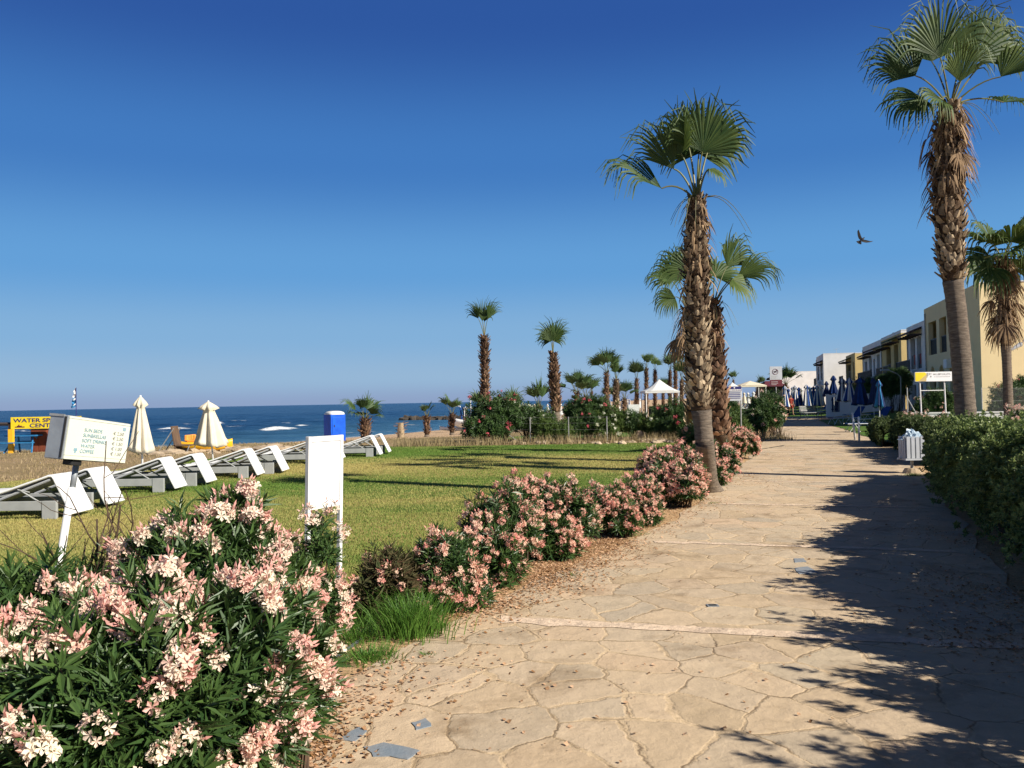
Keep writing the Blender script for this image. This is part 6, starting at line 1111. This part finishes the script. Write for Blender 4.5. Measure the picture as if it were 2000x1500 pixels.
# street lamps
def lamp(label, px, py, Y, topy, dx, out):
    q = at(px, py, Y); tp_ = at(px, topy, Y); t = thing("street_lamp", (q[0], Y, 0), label, "street lamp"); g = G(); e = np.array([q[0] + out, Y, tp_[2] + .45]); g.tube([(q[0], Y, 0), (tp_[0], Y, tp_[2] - .6), (tp_[0], Y, tp_[2]), (tp_[0] + out * .3, Y, tp_[2] + .2), e], .035, 8); g.build("pole", M['galv'], t, smooth=True); g = G(); g.box((e[0] - .45, Y - .09, e[2] - .06), (e[0] + .1, Y + .09, e[2] + .03)) if out < 0 else g.box((e[0] - .1, Y - .09, e[2] - .06), (e[0] + .45, Y + .09, e[2] + .03)); g.build("lamp_head", M['sign_grey'], t, bevel=.02); return t
lamp("grey street lamp arched over the blue parasols before the white house", 1759, 790, 52, 736, 0, -.75)
q = at(2000, 667, 39.2); t = thing("wall_lamp", (q[0] + .3, 39.2, q[2]), "grey lamp on an arm at the right edge before the yellow wall", "lamp"); g = G(); g.tube([at(2030, 640, 38.8), at(2008, 655, 38.8), at(1994, 672, 38.8)], .03, 6); g.tube([at(2030, 640, 38.8), at(2034, 800, 38.8)], .05, 6); g.build("arm", M['galv'], t); g = G(); g.tube([at(1994, 672, 38.8), at(1975, 683, 38.8)], [.11, .06], 8); g.build("lamp_head", M['sign_grey'], t)

# closed blue and white parasols, blue loungers
PB = [(1718, 742, 812, 34, 'sky_cloth', 'navy_cloth', "closed bright and dark blue parasol nearest the path, beside the blue sunbed", 0), (1681, 737, 800, 46, 'navy_cloth', 'blue_cloth', "closed navy parasol before the shaded white wall, widest one", 0), (1660, 738, 798, 48, 'blue_cloth', 'white_cloth', "closed blue and white parasol, right one of a close pair before the shaded white wall", 0), (1646, 738, 798, 49, 'navy_cloth', 'white_cloth', "closed blue and white parasol, left one of a close pair before the shaded white wall", 0),
      (1629, 733, 790, 58, 'navy_cloth', 'blue_cloth', "closed dark blue parasol before the ochre house at the end of the shaded wall", 0), (1615, 744, 790, 66, 'navy_cloth', 'navy_cloth', "closed very dark parasol against the bright blank white wall", 0), (1707, 738, 800, 45, 'navy_cloth', 'navy_cloth', "closed dark blue parasol just left of the nearest bright blue one", 0)]
G1 = "closed blue parasols before the houses"
for k, (px, ty, by, Y, c1, c2, lab, _) in enumerate(PB):
    q = at(px, by, Y); z = float(zg(q[0], Y)); H = at(px, ty, Y)[2] - z; parasol((q[0], Y, z), lab, M[c1], H=H, zb=H - [1.1, 1.5, 1.35, 1.35, 1.3, 1.2, 1.4][k], rb=[.19, .40, .33, .33, .3, .24, .24][k], seed=40 + k, group=G1, cloth2=M[c2], n=32, tip=.03)
r = np.random.default_rng(31)
tmp = None
for k in range(11):
    px = 1534 + k * 7 + r.normal() * 1.5; Y = 70 + 6 * (k % 3) + r.normal() * 2; q = at(px, 790, Y); z = float(zg(q[0], Y)); two = [('blue_cloth', 'white_cloth'), ('navy_cloth', 'blue_cloth'), ('sky_cloth', 'white_cloth'), ('white_cloth', 'cream')][[0, 1, 2, 0, 1, 3, 0, 2, 1, 0, 3, 1, 0, 2, 1, 0][k]]
    lab = "one of the closed blue and white parasols crowded at the bend of the path" if two[0] != 'cream' and two[0] != 'white_cloth' else "one of the closed cream parasols among the blue ones at the bend of the path"
    parasol((q[0], Y, z), lab, M[two[0]], H=2.35 + .25 * r.random(), zb=.75, rb=.30, seed=60 + k, group="closed parasols crowded at the bend of the path" if two[0] != 'white_cloth' else "closed cream parasols at the bend of the path", cloth2=M[two[1]], n=24, tip=.03)
def sunbed(loc, label, group, rz=0, up=True):
    t = thing("blue_sunbed", loc, label, "sunbed", group, rz); g = G(); g.box((-1.0, -.32, .33), (.45, .32, .37)); g.build("seat_sling", M['blue_cloth'], t, world=False)
    g = G(); a = R_(55 if up else 3); g.box((0, -.32, -.02), (.75, .32, .02), Matrix.Rotation(-a, 3, 'Y'), org=(.47, 0, .35)); g.build("backrest", M['blue_cloth'], t, world=False)
    for s_ in (-1, 1):
        g = G(); g.tube([(-1.05, s_ * .34, .35), (.5, s_ * .34, .35)], .018, 5); g.build("side_rail", M['white_paint'], t, world=False)
        for x in (-.75, .3): g = G(); g.tube([(x - .22, s_ * .34, 0), (x, s_ * .34, .34), (x + .22, s_ * .34, 0)], .015, 5); g.build("leg", M['white_paint'], t, world=False)
    return t
SB = [(1700, 832, 37, -.1, 0, "blue sunbed with white legs nearest the path, back lowered"), (1705, 822, 44, .2, 1, "blue sunbed with raised back behind the nearest one, right"), (1655, 818, 47, .15, 1, "blue sunbed with raised back behind the nearest one, left"), (1680, 812, 52, .1, 0, "flat blue sunbed before the shaded white wall"), (1590, 806, 66, 0, 0, "flat blue sunbed on the shaded lawn at the bend of the path"), (1600, 799, 75, 0, 1, "raised blue sunbed among the crowded closed parasols")]
for px, py, Y, rz, up, lab in SB: q = at(px, py, Y); sunbed((q[0], Y, float(zg(q[0], Y)) + .03), lab, "blue sunbeds before the houses", rz, up)
# bench on the path side
q = gnd(1584, 818); t = thing("bench", (q[0], q[1], q[2]), "dark metal slatted bench at the bend of the path", "bench", rz=R_(20))
for k in range(5): g = G(); 
g = G()
for k in range(5): g.box((-.75, -.25 + k * .1, .43), (.75, -.18 + k * .1, .46))
g.build("seat", M['galv'], t, world=False); g = G()
for k in range(4): g.box((-.75, .27 + k * .02, .55 + k * .1), (.75, .29 + k * .02, .62 + k * .1))
g.build("backrest", M['galv'], t, world=False)
for x in (-.7, .7): g = G(); g.tube([(x, -.25, 0), (x, -.2, .43), (x, .22, .43), (x, .36, .95)], .02, 5); g.tube([(x, .3, 0), (x, .22, .43)], .02, 5); g.build("leg", M['rail'], t, world=False)

# ------------------------------------------------------------ tents and far beach life
def tent(label, px, yt, ye, pl, pr, Y, posts=True, m='white_cloth', cat="canopy", peak=1.0):
    a = at(pl, ye, Y); b = at(pr, ye, Y); c = at(px, yt, Y); w_ = (b[0] - a[0]) / 2; cx = (a[0] + b[0]) / 2; z0 = float(zg(cx, Y)); t = thing("canopy_tent", (cx, Y, z0), label, cat); V = []; n = 8; K = 9
    for k in range(K):
        s_ = k / (K - 1); R0 = w_ * s_ + .02; z = a[2] + (c[2] - a[2]) * (1 - s_) ** (1.35 * peak)
        for j in range(16): an = (j + .5) * math.pi / 8; mm = max(abs(math.cos(an)), abs(math.sin(an))); V.append((cx + R0 * math.cos(an) / mm, Y + R0 * math.sin(an) / mm, z))
    g = G(); i = np.arange(K - 1)[:, None] * 16; j = np.arange(16)[None, :]; j2 = (j + 1) % 16; g.add(V, np.stack([i + j, i + 16 + j, i + 16 + j2, i + j2], -1).reshape(-1, 4)); o = g.build("roof", M[m], t); o.modifiers.new("s", 'SOLIDIFY').thickness = .04
    g = G(); 
    for s1, s2, x0, x1 in ((-1, 0, cx - w_, cx + w_), (1, 0, cx - w_, cx + w_)): g.box((x0, Y + s1 * w_ - .02, a[2] - .22), (x1, Y + s1 * w_ + .02, a[2] - .045))
    for s1 in (-1, 1): g.box((cx + s1 * w_ - .02, Y - w_ + .03, a[2] - .22), (cx + s1 * w_ + .02, Y + w_ - .03, a[2] - .045))
    g.build("valance", M[m], t)
    for s1 in (-1, 1):
        for s2 in (-1, 1): g = G(); g.tube([(cx + s1 * (w_ - .1), Y + s2 * (w_ - .1), z0), (cx + s1 * (w_ - .1), Y + s2 * (w_ - .1), a[2])], .05, 6); g.build("post", M['white_paint'], t)
    return t
tent("white pyramid canopy beyond the long clipped hedge", 1288, 741, 764, 1255, 1321, 84)
tent("small white canopy half hidden behind the palm trunks", 1338, 750, 764, 1324, 1352, 110)
tent("small white pointed tent above the blue and white notice", 1430, 747, 756, 1418, 1443, 100)
tent("wide low cream canopy in the distance between the notice and the no dogs sign", 1465, 744, 753, 1440, 1490, 105, m='cream', peak=.75)
q = at(1505, 760, 110); t = thing("beach_bar", (q[0], 110, 0), "dark red roofed beach bar behind the no dogs sign", "building"); g = G(); a = at(1490, 755, 110); b = at(1528, 755, 110); zt_ = at(1500, 744, 110)[2]
g.add([(a[0] - .3, 108.5, a[2]), (b[0] + .3, 108.5, a[2]), (b[0] - .3, 111, zt_), (a[0] + .6, 111, zt_), (a[0] - .3, 113.5, a[2]), (b[0] + .3, 113.5, a[2])], [np.array([(0, 1, 2, 3), (3, 2, 5, 4)]), np.array([(1, 5, 2), (0, 3, 4)])]); g.build("roof", M['maroon'], t)
g = G(); g.box((a[0], 109.3, 0), (b[0], 113, a[2] - .01)); g.build("wall", M['wood'], t); g = G(); g.box((a[0] + .3, 109.25, .9), (b[0] - .3, 109.29, a[2] - .5)); g.build("serving_hatch", M['black'], t)
r = np.random.default_rng(55); kinds = []
for k in range(44):
    if k < 30: px = 1015 + 235 * (k + r.random()) / 30; Y = 90 + 70 * r.random()
    else: px = 1385 + 110 * r.random(); Y = 95 + 30 * r.random()
    if 1070 < px < 1098 and Y < 60: continue
    q = at(px, 790, Y); z = float(zg(q[0], Y))
    if z < SEA + .15: z = SEA + .25
    if len(kinds) < 3:
        o = parasol((q[0], Y, z), "", M[['white_cloth', 'blue_cloth', 'cream'][len(kinds)]], H=2.3, zb=.7, rb=.30, seed=90 + k, n=16, tip=.03, cloth2=[None, M['white_cloth'], None][len(kinds)]); kinds.append(o)
        q_ = o; kd = len(kinds) - 1
    else: kd = [0, 0, 1, 2, 0][k % 5]; q_ = dup(kinds[kd], (q[0], Y, z), r.random() * 6)
    q_['category'] = "parasol"; q_.name = "beach_parasol"
    w_ = ["white", "blue and white", "cream"][kd]; wh = "on the distant beach" if k < 30 else "near the far canopies"
    q_['label'] = f"one of the tiny closed {w_} parasols {wh}"; q_['group'] = f"closed {w_} parasols {wh}"
sb0 = None
for k in range(22):
    px = 1010 + 300 * (k + r.random()) / 22 if k < 17 else 1440 + 60 * r.random(); Y = 80 + 45 * r.random(); q = at(px, 795, Y); z = max(float(zg(q[0], Y)), SEA + .2)
    if sb0 is None:
        sb0 = thing("beach_lounger", (q[0], Y, z), "one of the tiny white loungers on the distant beach", "lounger", "white loungers on the distant beach"); g = G(); g.box((-.95, -.3, .25), (.4, .3, .33)); g.build("seat", M['white_paint'], sb0, world=False); g = G(); g.box((0, -.3, 0), (.7, .3, .06), Matrix.Rotation(-.8, 3, 'Y'), org=(.4, 0, .28)); g.build("backrest", M['white_cloth'], sb0, world=False); g = G(); [g.box((x, -.28, 0), (x + .06, .28, .245)) for x in (-.85, .3)]; g.build("legs", M['white_paint'], sb0, world=False)
    else: dup(sb0, (q[0], Y, z), r.random() * .8 - .4)
q = at(1237, 808, 58); t = thing("planter", (q[0], 58, 0), "white tapered planter box beyond the far oleander hedge", "planter"); tz = at(1237, 790, 58)[2]; g = G(); V = []
for z, s_ in ((0, .28), (tz, .40), (tz, .34), (tz - .1, .33)): V += [(s_, s_, z), (-s_, s_, z), (-s_, -s_, z), (s_, -s_, z)]
i = np.arange(3)[:, None] * 4; j = np.arange(4)[None, :]; j2 = (j + 1) % 4; g.add(V, np.concatenate([np.stack([i + j, i + j2, i + 4 + j2, i + 4 + j], -1).reshape(-1, 4), [(12, 13, 14, 15)]])); g.build("box", M['white_paint'], t, world=False)
for (px, Yq) in ((1208, 60), (1192, 62), (1266, 63)): pass
# ------------------------------------------------------------ people
def skin_mesh(name, joints, edges, m, parent, sub=2):
    me = bpy.data.meshes.new(name); me.from_pydata([j[:3] for j in joints], edges, []); o = bpy.data.objects.new(name, me); sc.collection.objects.link(o); md = o.modifiers.new("skin", 'SKIN'); md.use_smooth_shade = True
    for i, j in enumerate(joints): v = me.skin_vertices[0].data[i]; v.radius = (j[3], j[4] if len(j) > 4 else j[3]); v.use_root = i == 0
    s_ = o.modifiers.new("sub", 'SUBSURF'); s_.levels = s_.render_levels = sub; me.materials.append(m); o.parent = parent; return o
def person(loc, label, shirt, short, rz=0, stride=.22, hat=None):
    t = thing("person", loc, label, "person", None, rz); s = stride
    J = [(0, 0, .95, .15, .11), (0, 0, 1.12, .13, .095), (0, 0, 1.32, .165, .11), (0, 0, 1.45, .09, .07), (0, -.01, 1.53, .05), (0, -.02, 1.62, .085, .095), (0, -.015, 1.71, .07, .08),
         (.10, 0, .88, .09), (.11, -s * .6, .50, .062), (.11, -s * .7, .30, .055), (.11, -s, .09, .038), (.12, -s - .14, .035, .032), (-.10, 0, .88, .09), (-.11, s * .35, .50, .062), (-.11, s * .8, .30, .052), (-.11, s * 1.1, .11, .038), (-.12, s * 1.1 - .12, .045, .03),
         (.20, 0, 1.40, .055), (.26, .04, 1.14, .042), (.27, -.06, .90, .033), (.27, -.10, .80, .036, .018), (-.20, 0, 1.40, .055), (-.26, -.03, 1.14, .042), (-.27, -.14, .93, .033), (-.27, -.19, .84, .036, .018)]
    E = [(0, 1), (1, 2), (2, 3), (3, 4), (4, 5), (5, 6), (0, 7), (7, 8), (8, 9), (9, 10), (10, 11), (0, 12), (12, 13), (13, 14), (14, 15), (15, 16), (3, 17), (17, 18), (18, 19), (19, 20), (3, 21), (21, 22), (22, 23), (23, 24)]
    for bx, by, bz, sg in ((.27, -.11, .785, 1), (-.27, -.20, .825, -1)):
        hb_ = 20 if sg > 0 else 24
        for k in range(4): J.append((bx + sg * .005, by - .02 + k * .016, bz - .055 + .008 * abs(k - 1), .0085)); E.append((hb_, len(J) - 1))
        J.append((bx - sg * .03, by - .03, bz - .01, .009)); E.append((hb_, len(J) - 1))
    skin_mesh("body", J, E, M['skin'], t)
    skin_mesh("shirt", [(0, 0, .90, .165, .125), (0, 0, 1.12, .145, .11), (0, 0, 1.32, .18, .122), (0, 0, 1.44, .10, .08), (.20, 0, 1.40, .072), (.245, .02, 1.22, .066), (-.20, 0, 1.40, .072), (-.245, -.02, 1.22, .066)], [(0, 1), (1, 2), (2, 3), (3, 4), (4, 5), (3, 6), (6, 7)], shirt, t)
    skin_mesh("shorts", [(0, 0, .97, .165, .125), (.10, 0, .87, .105), (.115, -s * .5, .56, .09), (-.10, 0, .87, .105), (-.115, s * .3, .56, .09)], [(0, 1), (1, 2), (0, 3), (3, 4)], short, t)
    skin_mesh("hair", [(0, .02, 1.66, .088, .10), (0, .02, 1.73, .075, .085)], [(0, 1)], hat or M['hair'], t)
    g = G()
    for x in (-.03, .03): g.lathe([(.001, .010), (.010, 0), (.001, -.010)], 6, c=(x, -.112, 1.645))
    g.build("eyes", M['black'], t, world=False); g = G(); g.tube([(0, -.105, 1.655), (0, -.132, 1.615), (0, -.108, 1.605)], [.008, .014, .008], 6); g.build("nose", M['skin'], t, world=False); g = G(); g.tube([(-.025, -.102, 1.575), (0, -.112, 1.572), (.025, -.102, 1.575)], .006, 5); g.build("mouth", M['maroon'], t, world=False)
    return t
q = gnd(1545, 812); person((q[0], q[1], q[2] + .01), "person in red top and red shorts walking towards us at the bend of the path", M['redcloth'], M['redcloth'], R_(20), .16)
Yp = 112; q = at(1471, 780, Yp); person((q[0], Yp, 0), "person in light green shirt and dark shorts walking away in the distance", M['greencloth'], M['darkcloth'], R_(160), .2)
Yp = 104; q = at(1508, 780, Yp); person((q[0], Yp, 0), "person in dark clothes with a white hat in front of the beach bar", M['darkcloth'], M['darkcloth'], R_(60), .1, M['white_cloth'])
# ------------------------------------------------------------ bird
Yb = 24.0; c = at(1683, 467, Yb); t = thing("bird", c, "dark bird gliding with spread wings in the blue sky between the palms", "bird"); k_ = Yb / F
def bp(px, py, dy=0): q = at(px, py, Yb); return (q[0] - c[0], dy, q[2] - c[2])
skin_mesh("body", [(*bp(1681.5, 470), .030), (*bp(1679, 473), .022), (*bp(1684, 467.5), .038), (*bp(1686, 465.6), .022), (*bp(1688, 464.2), .016), (*bp(1689.2, 463.6), .005)], [(0, 1), (0, 2), (2, 3), (3, 4), (4, 5)], M['feather'], t)
def wing(name, P):
    P = [bp(*p) for p in P]; n = len(P); g = G(); V = np.array(P); cc = V.mean(0); V = np.concatenate([V, cc[None]]); j = np.arange(n); g.add(V, np.stack([j, (j + 1) % n, np.full(n, n)], -1)); o = g.build(name, M['feather'], t, world=False); s_ = o.modifiers.new("s", 'SOLIDIFY'); s_.thickness = .012; s_.offset = 0
wing("wing", [(1684, 466.5, 0), (1680.5, 461, -.03), (1677, 455, -.07), (1673.6, 450, -.11), (1672.6, 451.5, -.11), (1671.9, 453.5, -.10), (1672.8, 458, -.08), (1674.4, 462.5, -.05), (1677, 466.6, -.02), (1680.5, 469, 0)])
wing("wing", [(1684, 470.5, 0), (1683.6, 472, 0), (1688, 473, .02), (1694, 473.4, .05), (1700, 472.4, .08), (1705, 471.2, .10), (1709, 469.3, .12), (1703, 470, .1), (1697, 469, .06), (1692, 468.2, .03), (1688, 468.2, .01), (1686, 467.5, 0)])
wing("tail", [(1682.4, 470.5, 0), (1679, 469.5, 0), (1672.4, 471.2, 0), (1674.5, 474, 0), (1678, 476.2, .01), (1681.5, 477.2, .01), (1682.6, 476.5, 0)])
# ------------------------------------------------------------ pieces that belong to a part go one level deeper
SUBS = {'lettering': ('sign_board', 'board', 'blue_panel', 'panel'), 'boat_emblem': ('sign_board',), 'tie_strap': ('canopy',), 'faded_writing': ('panel',), 'writing': ('board',), 'emblem': ('board', 'panel'), 'rafters': ('canopy_roof',),
        'dog_silhouette': ('roundel',), 'small_writing': ('red_panel',), 'slots': ('plate',), 'towel': ('railing',), 'yellow_corner': ('board',), 'gold_wedge': ('board',)}
for root in [o for o in bpy.data.objects if o.parent is None and o.type == 'EMPTY']:
    ch = list(root.children)
    for c in ch:
        k = c.name.split('.')[0]
        if k in SUBS:
            for pn_ in SUBS[k]:
                q = [d for d in ch if d.name.split('.')[0] == pn_ and d is not c]
                if q: c.parent = q[0]; break
